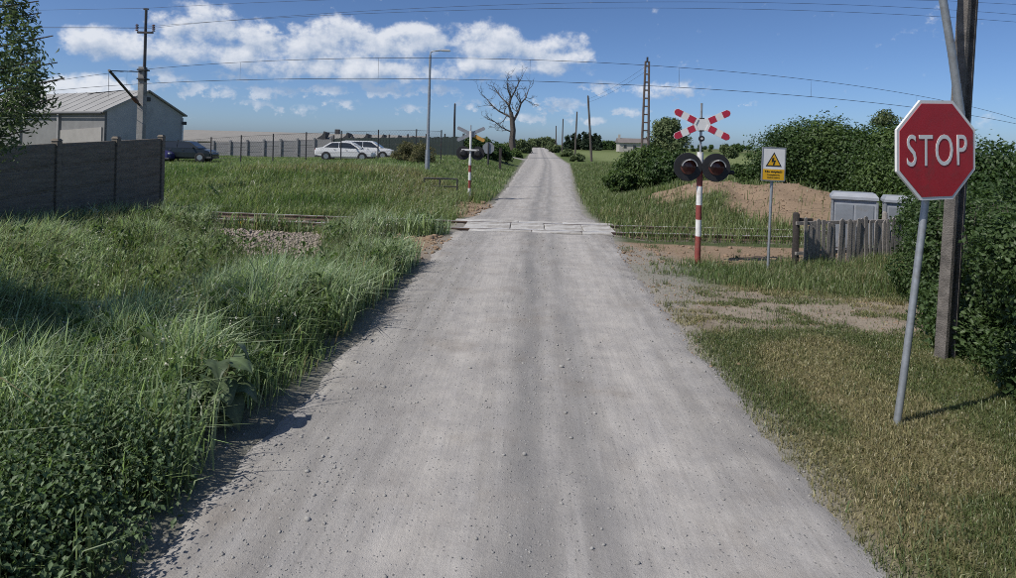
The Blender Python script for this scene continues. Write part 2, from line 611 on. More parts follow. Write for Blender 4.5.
# ------------------------------------------------------------------ ground
def dirt_masks(x, y):
    """0..1 masks of what covers the land: bare earth, straw-dry, gravel"""
    s = x - xroad(y)
    hw = half_w(y)
    n1 = fbm(x * 0.9 + 3, y * 0.9)
    n2 = fbm(x * 2.7 + 31, y * 2.7 + 7)
    flare = 1.3 * np.exp(-((y - 12.6) / 2.6) ** 4) * (s > 0)
    edge = 1 - ss(np.abs(s), hw + 0.0 + 0.5 * flare, hw + 0.55 + flare + 0.9 * (n2 - 0.5))
    # side track leaving to the right
    yt = 9.9 - 0.10 * (x - 3.0)
    wd = 1.35 + 0.9 * np.exp(-np.clip(s - 2, 0, 9) / 1.3)
    drive = (1 - ss(np.abs(y - yt) / wd, 0.45, 1.0)) * ss(s, 1.5, 2.2) * (0.75 + 0.75 * (n1 - 0.35) + 0.7 * (n2 - 0.5))
    # bare earth round the signals and along the track
    bare = np.exp(-((x - 4.2) / 2.0) ** 4 - ((y - 14.7) / 1.45) ** 4) * 1.7
    bare = np.maximum(bare, np.exp(-((x - 6.6) / 2.2) ** 4 - ((y - 14.9) / 1.2) ** 4) * 1.5)
    bare = np.maximum(bare, np.exp(-((x + 2.2) / 1.15) ** 4 - ((y - 14.6) / 1.9) ** 4) * 1.5)
    bare = np.maximum(bare, np.exp(-((x + 1.3) / 0.9) ** 2 - ((y - 23.4) / 3.2) ** 2) * 1.3)
    heap = np.exp(-((x - 10.6) / 2.9) ** 4 - ((y - 22.6) / 2.9) ** 4) * 1.5
    heap = np.maximum(heap, np.exp(-((x - 7.0) / 1.8) ** 4 - ((y - 23.8) / 1.5) ** 2) * 1.1)
    bare = np.maximum(bare, heap)
    grav = np.exp(-((x + 5.9 - 0.45 * (15.5 - y)) / (1.9 - 0.22 * np.clip(16 - y, 0, 4))) ** 4 - ((y - 14.6) / 2.7) ** 4) * 1.2
    grav = np.maximum(grav, np.exp(-((y - track_y(x)) / 1.25) ** 4) * 1.1)
    k = 0.55 + 1.2 * (n2 - 0.5) + 0.5 * (n1 - 0.5)
    bare = ss(bare, k - 0.2, k + 0.25)
    grav = ss(grav, k - 0.2, k + 0.25)
    return edge, np.clip(drive, 0, 1), np.clip(bare, 0, 1), np.clip(grav, 0, 1), n1, n2


def ground_material():
    m = bpy.data.materials.new('ground_mat')
    m.use_nodes = True
    t = NT(m.node_tree)
    out = t.n('ShaderNodeOutputMaterial')
    b = t.n('ShaderNodeBsdfPrincipled')
    b.inputs['Roughness'].default_value = 0.95
    b.inputs['Specular IOR Level'].default_value = 0.15
    a = t.n('ShaderNodeAttribute', attribute_name='tint')
    tc = t.n('ShaderNodeTexCoord')
    n = t.noise(tc.outputs['Object'], 11, 8, 0.7)
    n2 = t.noise(tc.outputs['Object'], 70, 4, 0.7)
    f = t.m('ADD', t.m('MULTIPLY', n, 0.6), t.m('MULTIPLY', n2, 0.5))
    c = t.mix(t.ramp(f, 0.3, 0.8, False), (0.62, 0.62, 0.62), (1.4, 1.4, 1.4))
    c = t.mix(1.0, a.outputs['Color'], c, 'MULTIPLY')
    t.link(c, b.inputs['Base Color'])
    bp = t.n('ShaderNodeBump')
    bp.inputs['Strength'].default_value = 0.8
    bp.inputs['Distance'].default_value = 0.03
    t.link(f, bp.inputs['Height'])
    t.link(bp.outputs[0], b.inputs['Normal'])
    t.link(b.outputs[0], out.inputs[0])
    MATS['ground_mat'] = m


def build_ground():
    ground_material()
    xs = gspace(-2500, 2500, -14, 14, 0.16, 1.07)
    ys = gspace(-60, 4000, 2.5, 30, 0.16, 1.055)
    X, Y = np.meshgrid(xs, ys)
    x, y = X.ravel(), Y.ravel()
    z = terrain(x, y)
    nx, ny = len(xs), len(ys)
    i = np.arange(nx * ny).reshape(ny, nx)
    T = np.stack([i[:-1, :-1].ravel(), i[:-1, 1:].ravel(), i[1:, 1:].ravel(), i[1:, :-1].ravel()], 1)
    edge, drive, bare, grav, n1, n2 = dirt_masks(x, y)
    s = x - xroad(y)

    def lerp(c, d, f):
        return c * (1 - f[:, None]) + np.array(d) * f[:, None]
    c = np.tile(np.array([0.070, 0.090, 0.038]), (len(x), 1))              # soil under long grass
    lawn = ss(s, 1.6, 2.2) * (1 - ss(y, 10.5, 12.5))
    c = lerp(c, (0.105, 0.108, 0.045), lawn)
    c = lerp(c, (0.20, 0.165, 0.09), lawn * ss(n1, 0.48, 0.72) * 0.8)
    c = lerp(c, (0.20, 0.165, 0.10), ss(n2, 0.55, 0.75) * 0.25)
    far = ss(y, 45, 75)
    c = lerp(c, (0.085, 0.115, 0.035), far)
    fieldp = vnoise(x * 0.012, y * 0.006 + 8)
    c = lerp(c, (0.16, 0.19, 0.075), far * ss(s, 6, 12) * (1 - ss(y, 160, 230)))
    c = lerp(c, (0.13, 0.14, 0.06), far * ss(fieldp, 0.5, 0.6) * ss(y, 200, 260))
    c = lerp(c, (0.255, 0.185, 0.125), bare)
    c = lerp(c, (0.285, 0.240, 0.190), np.clip(drive * 1.3, 0, 1))
    c = lerp(c, (0.19, 0.155, 0.12), 0.7 * np.clip(drive * 1.3, 0, 1) * ss(fbm(x * 3.1 + 8, y * 3.1), 0.5, 0.68))
    c = lerp(c, (0.21, 0.18, 0.155), grav)
    c = lerp(c, (0.25, 0.235, 0.205), edge * 0.85)
    yard = ss(y, 44, 47) * (1 - ss(y, 57, 60)) * ss(-x, 8, 11) * (1 - ss(-x, 60, 70))
    c = lerp(c, (0.28, 0.27, 0.25), yard)
    o = np_mesh('ground', np.stack([x, y, z], 1), T, 'ground_mat', c, smooth=True)
    tag(o, 'grassy ground with verges, bank and fields on both sides of the dirt road', 'ground', kind='structure')


def road_material():
    m = bpy.data.materials.new('road_mat')
    m.use_nodes = True
    t = NT(m.node_tree)
    out = t.n('ShaderNodeOutputMaterial')
    b = t.n('ShaderNodeBsdfPrincipled')
    b.inputs['Roughness'].default_value = 0.95
    b.inputs['Specular IOR Level'].default_value = 0.2
    tc = t.n('ShaderNodeTexCoord')
    ob = tc.outputs['Object']
    # along-road streaks left by tyres, in road coordinates stored on the mesh
    uv = t.n('ShaderNodeUVMap', uv_map='road')
    mp = t.n('ShaderNodeMapping')
    t.link(uv.outputs[0], mp.inputs[0])
    mp.inputs['Scale'].default_value = (6.0, 0.45, 1)
    streak = t.noise(mp.outputs[0], 1.0, 6, 0.62)
    mp2 = t.n('ShaderNodeMapping')
    t.link(uv.outputs[0], mp2.inputs[0])
    mp2.inputs['Scale'].default_value = (42.0, 1.4, 1)
    fine = t.noise(mp2.outputs[0], 1.0, 3, 0.6)
    sp = t.n('ShaderNodeSeparateXYZ')
    t.link(uv.outputs[0], sp.inputs[0])
    s = sp.outputs[0]
    big = t.noise(ob, 0.55, 5, 0.6)
    sw = t.m('ADD', s, t.m('MULTIPLY', t.m('SUBTRACT', big, 0.5), 0.5))

    def band(c, w):
        q = t.m('DIVIDE', t.m('SUBTRACT', sw, c), w)
        return t.m('POWER', 2.718, t.m('MULTIPLY', t.m('MULTIPLY', q, q), -1.0))
    grit = t.m('ADD', band(0.02, 0.17), t.m('MULTIPLY', band(0.52, 0.13), 0.7))
    grit = t.m('ADD', grit, t.m('MULTIPLY', band(-1.5, 0.3), 0.35))
    grit = t.m('MULTIPLY', grit, t.ramp(t.noise(ob, 1.3, 6, 0.7), 0.30, 0.56))
    pale = t.m('ADD', band(-0.75, 0.35), band(1.05, 0.35))
    c = t.mix(t.ramp(streak, 0.3, 0.72), (0.295, 0.280, 0.260), (0.405, 0.388, 0.365))
    c = t.mix(t.m('MULTIPLY', pale, 0.55, clamp=True), c, (0.47, 0.445, 0.412))
    c = t.mix(t.m('MULTIPLY', grit, 0.72, clamp=True), c, (0.185, 0.183, 0.18))
    c = t.mix(t.m('MULTIPLY', t.ramp(fine, 0.35, 0.75), 0.3), c, (0.245, 0.233, 0.22))
    bl = t.noise(ob, 2.6, 7, 0.7)
    c = t.mix(1.0, c, t.mix(t.ramp(bl, 0.3, 0.7), (0.86, 0.86, 0.87), (1.10, 1.09, 1.07)), 'MULTIPLY')
    # brown damp-earth blotches
    c = t.mix(t.m('MULTIPLY', t.ramp(t.noise(ob, 0.9, 6, 0.65), 0.5, 0.78), 0.55), c, (0.225, 0.19, 0.155))
    # small stones bedded in the dust
    vo = t.n('ShaderNodeTexVoronoi', feature='F1')
    t.link(ob, vo.inputs['Vector'])
    vo.inputs['Scale'].default_value = 34
    vo.inputs['Randomness'].default_value = 1.0
    spw = t.n('ShaderNodeSeparateColor')
    t.link(vo.outputs['Color'], spw.inputs[0])
    sel = t.m('MULTIPLY', t.ramp(spw.outputs[0], 0.70, 0.74), t.m('SUBTRACT', 1.0, t.ramp(vo.outputs['Distance'], 0.18, 0.30)))
    sc = t.mix(spw.outputs[1], (0.15, 0.145, 0.14), (0.46, 0.45, 0.43))
    c = t.mix(t.m('MULTIPLY', sel, 0.8), c, sc)
    mic = t.noise(ob, 130, 3, 0.7)
    c = t.mix(1.0, c, t.mix(t.ramp(mic, 0.25, 0.75, False), (0.86, 0.86, 0.86), (1.13, 1.13, 1.13)), 'MULTIPLY')
    t.link(c, b.inputs['Base Color'])
    h = t.m('ADD', t.m('MULTIPLY', streak, 0.5), t.m('ADD', t.m('MULTIPLY', sel, 0.5), t.m('MULTIPLY', mic, 0.35)))
    h = t.m('ADD', h, t.m('MULTIPLY', t.noise(ob, 25, 5, 0.7), 0.5))
    bp = t.n('ShaderNodeBump')
    bp.inputs['Strength'].default_value = 0.65
    bp.inputs['Distance'].default_value = 0.03
    t.link(h, bp.inputs['Height'])
    t.link(bp.outputs[0], b.inputs['Normal'])
    t.link(b.outputs[0], out.inputs[0])
    MATS['road_mat'] = m


def road_z(s, y):
    hw = half_w(y)
    e = hw + 0.05 + 0.30 * (fbm(y * 1.3 + np.sign(s) * 20, s * 0.5) - 0.5) + 0.22 * (vnoise(y * 4.0 + np.sign(s) * 7, s * 2) - 0.5)
    z = 0.035 - 0.014 * np.exp(-((s - 1.05) / 0.35) ** 2) - 0.014 * np.exp(-((s + 0.75) / 0.35) ** 2)
    z = z + 0.012 * (fbm(s * 2, y * 0.8) - 0.5)
    z = z - 0.20 * ss(np.abs(s), e - 0.25, e + 0.55)
    z = z + 0.03 * np.exp(-((y - (track_y(s + 0.84))) / 2.2) ** 2) * (np.abs(s) < hw + 0.2)
    # under the crossing slabs
    z = z - 0.10 * (np.abs(y - track_y(s + xroad(y))) < 1.22)
    return z


def build_road():
    road_material()
    ys = np.concatenate([np.arange(-8, 32, 0.13), gspace(31, 900, 32, 33, 0.3, 1.05)[1:]])
    ys = np.unique(np.round(ys, 3))
    ss_ = np.concatenate([np.arange(-4.0, -1.2, 0.07), np.arange(-1.2, 1.2, 0.16), np.arange(1.2, 4.05, 0.07)])
    S, Y = np.meshgrid(ss_, ys)
    s, y = S.ravel(), Y.ravel()
    x = xroad(y) + s
    z = road_z(s, y) + crest(y)
    nx, ny = len(ss_), len(ys)
    i = np.arange(nx * ny).reshape(ny, nx)
    T = np.stack([i[:-1, :-1].ravel(), i[:-1, 1:].ravel(), i[1:, 1:].ravel(), i[1:, :-1].ravel()], 1)
    o = np_mesh('road', np.stack([x, y, z], 1), T, 'road_mat', smooth=True)
    uv = o.data.uv_layers.new(name='road')
    co = np.stack([s, y], 1).astype(np.float32)
    uv.data.foreach_set('uv', co[T.ravel()].ravel())
    tag(o, 'straight grey dirt and gravel road running to the horizon', 'road', kind='structure')
    # side turning on the left beyond the crossing
    mb = []
    ya, yb = 60.0, 74.0
    n = 14
    V, T2 = [], []
    for a in range(n):
        for k in range(5):
            f = a / (n - 1)
            xx = float(xroad(95)) - 1.6 - f * 7.5
            w = 9.0 - 5.0 * min(1, f * 2.2) ** 0.6
            yy = 95 + (k / 4 - 0.5) * 2 * w
            V.append((xx, yy, tz(xx, yy) + 0.03 if k not in (0, 4) else tz(xx, yy) - 0.05))
    for a in range(n - 1):
        for k in range(4):
            q = a * 5 + k
            T2.append((q, q + 1, q + 6, q + 5))
    V = np.array(V)
    T2 = np.array(T2)
    o = np_mesh('side_road', V, T2, 'road_mat', smooth=True)
    uv = o.data.uv_layers.new(name='road')
    uv.data.foreach_set('uv', V[:, :2].astype(np.float32)[T2.ravel()].ravel())
    tag(o, 'short gravel turning that leaves the dirt road to the left, beyond the crossing', 'road', kind='structure')


build_ground()
build_road()

# ------------------------------------------------------------------ grass, weeds, stones (stuff)
RNG = np.random.default_rng(11)


def in_view(x, y, m=0.06):
    return (np.abs(x / np.maximum(y, 0.1)) < 0.82 + m + 0.6 / np.maximum(y, 1))


def scatter(x0, x1, y0, y1, dens, keep):
    """points spread over a rectangle, kept with probability keep(x, y)"""
    n = int((x1 - x0) * (y1 - y0) * dens)
    x = RNG.uniform(x0, x1, n)
    y = RNG.uniform(y0, y1, n)
    k = in_view(x, y)
    x, y = x[k], y[k]
    p = keep(x, y)
    k = RNG.random(len(x)) < p
    return x[k], y[k]


def blades(name, x, y, h, w, col, lean=0.35, wind=(0.25, 0.05), tip=None, droop=1.0, zoff=-0.03, matname='grass_blades'):
    """one curved tapering blade at each point"""
    n = len(x)
    z = terrain(x, y) + zoff
    a = RNG.uniform(0, 2 * np.pi, n)
    l = np.abs(RNG.normal(0, lean, n)) * h
    dx = np.cos(a) * l + wind[0] * h
    dy = np.sin(a) * l + wind[1] * h
    b = RNG.uniform(0, 2 * np.pi, n)
    wx, wy = np.cos(b) * w / 2, np.sin(b) * w / 2
    base = np.stack([x, y, z], 1)
    side = np.stack([wx, wy, np.zeros(n)], 1)
    mid = base + np.stack([dx * 0.30, dy * 0.30, h * 0.66], 1)
    tipz = h * (1 - 0.38 * droop * np.clip(np.hypot(dx, dy) / h, 0, 1))
    tp = base + np.stack([dx, dy, tipz], 1)
    V = np.stack([base - side, base + side, mid - side * 0.75, mid + side * 0.75, tp], 1).reshape(-1, 3)
    o = np.arange(n)[:, None] * 5
    T = np.concatenate([o + np.array([[0, 1, 3]]), o + np.array([[0, 3, 2]]), o + np.array([[2, 3, 4]])], 0)
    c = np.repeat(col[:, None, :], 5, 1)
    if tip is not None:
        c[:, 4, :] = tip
    return np_mesh(name, V, T, matname, c.reshape(-1, 3))


def tints(n, base, alt, f, jit=0.25):
    """per-blade colour between two tones"""
    c = np.array(base)[None, :] * (1 - f[:, None]) + np.array(alt)[None, :] * f[:, None]
    return np.clip(c * (1 + RNG.normal(0, jit, n))[:, None].clip(0.45, 1.8), 0.004, 0.9)


G_DEEP = (0.185, 0.255, 0.112)
G_BLUE = (0.405, 0.468, 0.325)
G_PALE = (0.20, 0.215, 0.115)
G_STRAW = (0.30, 0.25, 0.14)


def build_left_grass():
    def keep(x, y):
        s = x - xroad(y)
        _, _, bare, grav, n1, n2 = dirt_masks(x, y)
        k = ss(-s, half_w(y) + 0.10 + 0.3 * (n2 - 0.5), half_w(y) + 0.5)
        k = k * (1 - np.clip(bare * 1.1, 0, 1)) * (1 - np.clip(grav * 1.15, 0, 1))
        nett = ss(5.25 + 0.9 * (n1 - 0.5) - 0.25 * np.clip(s + 4.2, 0, 2) - y, 0.0, 0.9)
        k = k * (1 - 0.72 * nett)
        k = k * (1 - 0.6 * ss(y, 9, 17))
        return k * (1 - 0.92 * np.exp(-((x + 2.22) / 0.33) ** 4 - ((y - 5.05) / 0.40) ** 4))
    x, y = scatter(-14.5, 0, 3.0, 17.2, 1350, keep)
    n = len(x)
    cl = fbm(x * 1.1 + 2, y * 1.1)
    s = x - xroad(y)
    h = (0.22 + 0.62 * ss(cl, 0.15, 0.9) + RNG.normal(0, 0.11, n)) * (0.85 + 0.15 * ss(-s, half_w(y) + 0.1, half_w(y) + 1.0))
    low = np.exp(-((x + 4.9 - 0.18 * (y - 12)) / 2.4) ** 4 - ((y - 11.6) / 2.6) ** 4)
    h = np.clip(h * (1 - 0.62 * low), 0.12, 1.0)
    w = RNG.uniform(0.008, 0.021, n) * (1 + 0.07 * np.clip(y - 5, 0, 20))
    f = np.clip(ss(cl, 0.3, 0.7) * 0.7 + RNG.normal(0, 0.3, n), 0, 1)
    c = tints(n, G_DEEP, G_BLUE, f, 0.3)
    dry = (RNG.random(n) < 0.05 + 0.09 * ss(fbm(x * 0.5 + 60, y * 0.5), 0.5, 0.7))
    c[dry] = tints(int(dry.sum()), G_PALE, G_STRAW, RNG.random(int(dry.sum())))
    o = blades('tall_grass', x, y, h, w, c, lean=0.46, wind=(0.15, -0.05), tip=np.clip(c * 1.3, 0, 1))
    tag(o, 'tall green meadow grass on the left verge before the track', 'grass', kind='stuff')


def seed_heads():
    """taller flowering stems, loosely spread over the left verge"""
    def keep(x, y):
        s = x - xroad(y)
        _, _, bare, grav, n1, n2 = dirt_masks(x, y)
        return ss(-s, half_w(y) + 0.3, half_w(y) + 1.0) * (1 - grav) * (1 - bare) * ss(y, 5.3, 6.3) * ss(n1, 0.4, 0.6)
    x, y = scatter(-14, 0, 5.0, 17.2, 110, keep)
    n = len(x)
    h = RNG.uniform(0.6, 0.95, n)
    c = tints(n, (0.15, 0.175, 0.085), G_PALE, RNG.random(n))
    o = blades('seed_stems', x, y, h, RNG.uniform(0.006, 0.010, n), c, lean=0.2, wind=(0.2, 0.06), tip=(0.30, 0.27, 0.18))
    tag(o, 'pale flowering grass stems above the meadow grass on the left verge', 'grass', kind='stuff')


def leaf_arrays(P, N, size, rng, ratio=0.55, fold=0.25, spin=None):
    """pointed leaves at P lying across N: two folded triangles each"""
    n = len(P)
    N = N / np.maximum(np.linalg.norm(N, axis=1, keepdims=True), 1e-6)
    a = rng.normal(size=(n, 3)) if spin is None else spin
    T = a - N * (a * N).sum(1, keepdims=True)
    T /= np.maximum(np.linalg.norm(T, axis=1, keepdims=True), 1e-6)
    B = np.cross(N, T)
    L = size[:, None]
    base = P - T * L * 0.5
    tip = P + T * L * 0.5 - N * L * 0.12
    l = P + B * L * ratio * 0.5 + N * L * fold * 0.4 - T * L * 0.06
    r = P - B * L * ratio * 0.5 + N * L * fold * 0.4 - T * L * 0.06
    V = np.stack([base, l, tip, r], 1).reshape(-1, 3)
    o = np.arange(n)[:, None] * 4
    F_ = np.concatenate([o + np.array([[0, 2, 1]]), o + np.array([[0, 3, 2]])], 0)
    return V, F_


def build_nettles():
    def keep(x, y):
        s = x - xroad(y)
        n1 = fbm(x * 0.9 + 3, y * 0.9)
        k = ss(-s, half_w(y) + 0.0, half_w(y) + 0.35)
        return k * ss(5.4 + 0.9 * (n1 - 0.5) - 0.25 * np.clip(s + 4.2, 0, 2) - y, 0.0, 0.9)
    x, y = scatter(-6.5, -1.5, 2.6, 6.3, 230, keep)
    n = len(x)
    s = x - xroad(y)
    h = RNG.uniform(0.30, 0.62, n) * (0.55 + 0.45 * ss(-s, half_w(y), half_w(y) + 0.7))
    z = terrain(x, y)
    lx, ly = RNG.normal(0.03, 0.09, n), RNG.normal(0, 0.08, n)
    P, N, S, SP, C = [], [], [], [], []
    stems_b, stems_t = [], []
    tone = np.clip(fbm(x * 1.4, y * 1.4) + RNG.normal(0, 0.2, n), 0, 1)
    for i in range(n):
        k = int(h[i] / 0.045)
        f = np.repeat((np.arange(k) + 1.0) / k, 2)
        ang = np.repeat(np.arange(k) * (math.pi / 2) + RNG.uniform(0, 6.28), 2) + np.tile([0, math.pi], k) + RNG.normal(0, 0.3, 2 * k)
        ln = (0.064 - 0.030 * f) * RNG.uniform(0.75, 1.25, 2 * k)
        out = ln * 0.75 + 0.01
        px = x[i] + lx[i] * f + np.cos(ang) * out
        py = y[i] + ly[i] * f + np.sin(ang) * out
        pz = z[i] + h[i] * f - 0.02 + RNG.normal(0, 0.012, 2 * k)
        P.append(np.stack([px, py, pz], 1))
        N.append(np.stack([np.cos(ang) * 0.55, np.sin(ang) * 0.55, np.full(2 * k, 0.9)], 1) + RNG.normal(0, 0.25, (2 * k, 3)))
        SP.append(np.stack([np.cos(ang), np.sin(ang), -0.3 + 0 * ang], 1))
        S.append(ln)
        cc = np.array((0.075, 0.118, 0.052)) * (1 - tone[i]) + np.array((0.145, 0.205, 0.100)) * tone[i]
        C.append(np.clip(cc[None, :] * (0.8 + 0.5 * f[:, None]) * RNG.uniform(0.75, 1.25, (2 * k, 1)), 0, 1))
    P, N, S, SP, C = map(np.concatenate, (P, N, S, SP, C))
    V, T = leaf_arrays(P, N, S, RNG, 0.62, 0.3, SP)
    Ct = np.repeat(C, 4, 0)
    # stems: thin triangles
    b = np.stack([x, y, z - 0.03], 1)
    tp = np.stack([x + lx, y + ly, z + h], 1)
    sd = np.stack([RNG.normal(0, 0.003, n), RNG.normal(0, 0.003, n), np.zeros(n)], 1)
    V2 = np.stack([b - sd, b + sd, tp], 1).reshape(-1, 3)
    T2 = np.arange(3 * n).reshape(-1, 3) + len(V)
    C2 = np.tile(np.array((0.07, 0.09, 0.04)), (3 * n, 1))
    o = np_mesh('nettles', np.concatenate([V, V2]), np.concatenate([T, T2]), 'weed_leaves', np.concatenate([Ct, C2]))
    tag(o, 'dense low nettles and weeds at the lower left road edge', 'weeds', kind='stuff')


def build_lawn():
    def keep(x, y):
        s = x - xroad(y)
        _, drive, bare, grav, n1, n2 = dirt_masks(x, y)
        k = ss(s, half_w(y) - 0.15 + 0.5 * (n2 - 0.5), half_w(y) + 0.45)
        return k * (1 - 0.96 * np.clip(drive * 1.7, 0, 1) * (1 - 0.6 * ss(fbm(x * 2.3 + 5, y * 4.0), 0.5, 0.62))) * (0.45 + 0.55 * ss(n2, 0.3, 0.6)) * (1 - ss(y, 10.6, 11.4))
    x, y = scatter(1.6, 10, 2.8, 11.5, 6400, keep)
    n = len(x)
    cl = fbm(x * 1.1 + 2, y * 1.1)
    h = np.clip(0.030 + 0.05 * cl + RNG.normal(0, 0.012, n), 0.015, 0.12)
    s = x - xroad(y)
    h = h * (1 + 0.7 * ss(s, 5, 8))
    w = RNG.uniform(0.004, 0.008, n) * (1 + 0.08 * np.clip(y - 4, 0, 10))
    dryp = np.clip(ss(fbm(x * 0.8 + 3, y * 0.8), 0.42, 0.68) * 0.75 + RNG.normal(0.10, 0.30, n), 0, 1)
    c = tints(n, (0.112, 0.150, 0.052), (0.320, 0.275, 0.150), dryp, 0.32)
    o = blades('short_grass', x, y, h, w, c, lean=0.8, wind=(0.1, 0.1), zoff=-0.008)
    tag(o, 'short half-dry grass on the right verge under the stop sign', 'grass', kind='stuff')


def build_right_grass():
    def keep(x, y):
        s = x - xroad(y)
        _, drive, bare, grav, n1, n2 = dirt_masks(x, y)
        band = (1 - 0.85 * ss(y, 13.3, 13.9) * (x < 8.2)) * ss(y, 10.5 + 0.9 * np.clip(3.9 - s, 0, 1.5) + 0.6 * (n2 - 0.5), 11.5 + 0.9 * np.clip(3.9 - s, 0, 1.5)) * (1 - ss(y, 16.0, 17.0))
        k = band * ss(s, half_w(y) + 0.2, half_w(y) + 0.9)
        return k * (1 - np.clip(bare * 1.05, 0, 0.97)) * (1 - 0.9 * np.clip(grav, 0, 1)) * (0.3 + 0.7 * ss(n1, 0.32, 0.5)) * (1 - 0.8 * np.clip(drive * 1.3, 0, 1))
    x, y = scatter(2.2, 14, 10.0, 17.2, 1000, keep)
    n = len(x)
    cl = fbm(x * 1.1 + 2, y * 1.1)
    h = np.clip((0.09 + 0.20 * cl + 0.16 * ss(x, 6.0, 7.5) + RNG.normal(0, 0.05, n)), 0.06, 0.8)
    w = RNG.uniform(0.008, 0.014, n)
    f = np.clip(cl + RNG.normal(0, 0.3, n), 0, 1)
    c = tints(n, (0.110, 0.170, 0.056), (0.200, 0.235, 0.105), f)
    dry = RNG.random(n) < 0.10 + 0.25 * ss(fbm(x * 0.9 + 70, y * 0.9), 0.5, 0.7)
    c[dry] = tints(int(dry.sum()), G_PALE, G_STRAW, RNG.random(int(dry.sum())))
    o = blades('verge_grass', x, y, h, w, c, lean=0.5, wind=(0.12, 0.0))
    tag(o, 'green grass round the red and white signal post and wooden fence', 'grass', kind='stuff')


def build_far_grass():
    def keep_l(x, y):
        s = x - xroad(y)
        _, drive, bare, grav, n1, n2 = dirt_masks(x, y)
        k = ss(-s, half_w(y) + 0.1, half_w(y) + 0.7) * (1 - np.clip(bare, 0, 0.95)) * (1 - 0.97 * np.clip(grav, 0, 1) * (x < -5.2))
        return k * (1 - 0.75 * ss(y, 31, 36)) * (1 - ss(y, 58, 62))
    x, y = scatter(-40, 3, 16.6, 62, 330, keep_l)
    n = len(x)
    cl = fbm(x * 0.8 + 2, y * 0.8)
    h = np.clip(0.26 + 0.34 * cl + RNG.normal(0, 0.09, n), 0.1, 0.95)
    s = x - xroad(y)
    h = h * (1 - 0.45 * (np.abs(y - track_y(x)) < 1.3)) * (1 - 0.5 * ss(y, 29.5, 32)) * (1 - 0.5 * ss(track_y(x) + 1.0 - y, -1.5, 0.5))
    w = RNG.uniform(0.014, 0.026, n) * (1 + 0.02 * np.clip(y - 20, 0, 30))
    f = np.clip(ss(fbm(x * 0.35, y * 0.5 + 4), 0.3, 0.7) + RNG.normal(0, 0.25, n), 0, 1)
    c = tints(n, (0.120, 0.185, 0.062), (0.245, 0.290, 0.140), f)
    dryp = 0.07 + 0.75 * np.exp(-((x + 7.0) / 4.6) ** 4 - ((y - 27.6) / 1.3) ** 2) + 0.5 * np.exp(-((x + 3.6) / 1.4) ** 2 - ((y - 24.5) / 2.4) ** 2)
    dry = RNG.random(n) < dryp
    c[dry] = tints(int(dry.sum()), G_PALE, (0.36, 0.30, 0.18), RNG.random(int(dry.sum())))
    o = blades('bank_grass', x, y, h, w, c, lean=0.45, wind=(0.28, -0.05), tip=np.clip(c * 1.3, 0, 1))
    tag(o, 'long windblown grass on the railway bank left of the road', 'grass', kind='stuff')

    def keep_r(x, y):
        s = x - xroad(y)
        _, drive, bare, grav, n1, n2 = dirt_masks(x, y)
        k = ss(s, half_w(y) + 0.1, half_w(y) + 0.7) * (1 - np.clip(bare * 1.1, 0, 0.97)) * (1 - 0.5 * np.clip(grav, 0, 1))
        return k * (1 - 0.6 * ss(y, 34, 50)) * (1 - ss(s, 18, 24))
    x, y = scatter(2, 26, 16.9, 75, 210, keep_r)
    n = len(x)
    cl = fbm(x * 0.8 + 22, y * 0.8)
    h = np.clip(0.20 + 0.34 * cl + RNG.normal(0, 0.08, n), 0.08, 0.9)
    w = RNG.uniform(0.014, 0.026, n) * (1 + 0.02 * np.clip(y - 20, 0, 50))
    f = np.clip(cl + RNG.normal(0, 0.3, n), 0, 1)
    c = tints(n, (0.110, 0.170, 0.052), (0.215, 0.245, 0.105), f)
    dry = RNG.random(n) < 0.1 + 0.3 * np.exp(-((x - 4.6) / 1.6) ** 2 - ((y - 20.5) / 2.5) ** 2)
    c[dry] = tints(int(dry.sum()), G_PALE, G_STRAW, RNG.random(int(dry.sum())))
    o = blades('roadside_grass', x, y, h, w, c, lean=0.5, wind=(0.15, 0.0))
    tag(o, 'rough green grass right of the road beyond the crossing', 'grass', kind='stuff')


ICO_V = None


def stones(name, x, y, z, r, matname, flat=0.7):
    """small angular stones as one mesh"""
    global ICO_V, ICO_F
    if ICO_V is None:
        bm = bmesh.new()
        bmesh.ops.create_icosphere(bm, subdivisions=1, radius=1.0)
        bm.verts.index_update()
        ICO_V = np.array([v.co[:] for v in bm.verts])
        ICO_F = np.array([[v.index for v in f.verts] for f in bm.faces])
        bm.free()
    n = len(x)
    k = len(ICO_V)
    rad = 1 + RNG.uniform(-0.35, 0.35, (n, k, 1))
    V = ICO_V[None] * rad
    V = V * np.stack([RNG.uniform(0.7, 1.4, n), RNG.uniform(0.7, 1.2, n), RNG.uniform(0.5, 0.9, n) * flat / 0.7], 1)[:, None, :]
    a = RNG.uniform(0, 6.28, n)
    ca, sa = np.cos(a)[:, None], np.sin(a)[:, None]
    V = np.stack([V[..., 0] * ca - V[..., 1] * sa, V[..., 0] * sa + V[..., 1] * ca, V[..., 2]], 2)
    V = V * r[:, None, None] + np.stack([x, y, z + r * 0.25], 1)[:, None, :]
    T = (ICO_F[None] + (np.arange(n) * k)[:, None, None]).reshape(-1, 3)
    return np_mesh(name, V.reshape(-1, 3), T, matname)


def surf_z(x, y):
    s = x - xroad(y)
    return np.maximum(terrain(x, y), np.where(np.abs(s) < 3.3, road_z(s, y), -9))


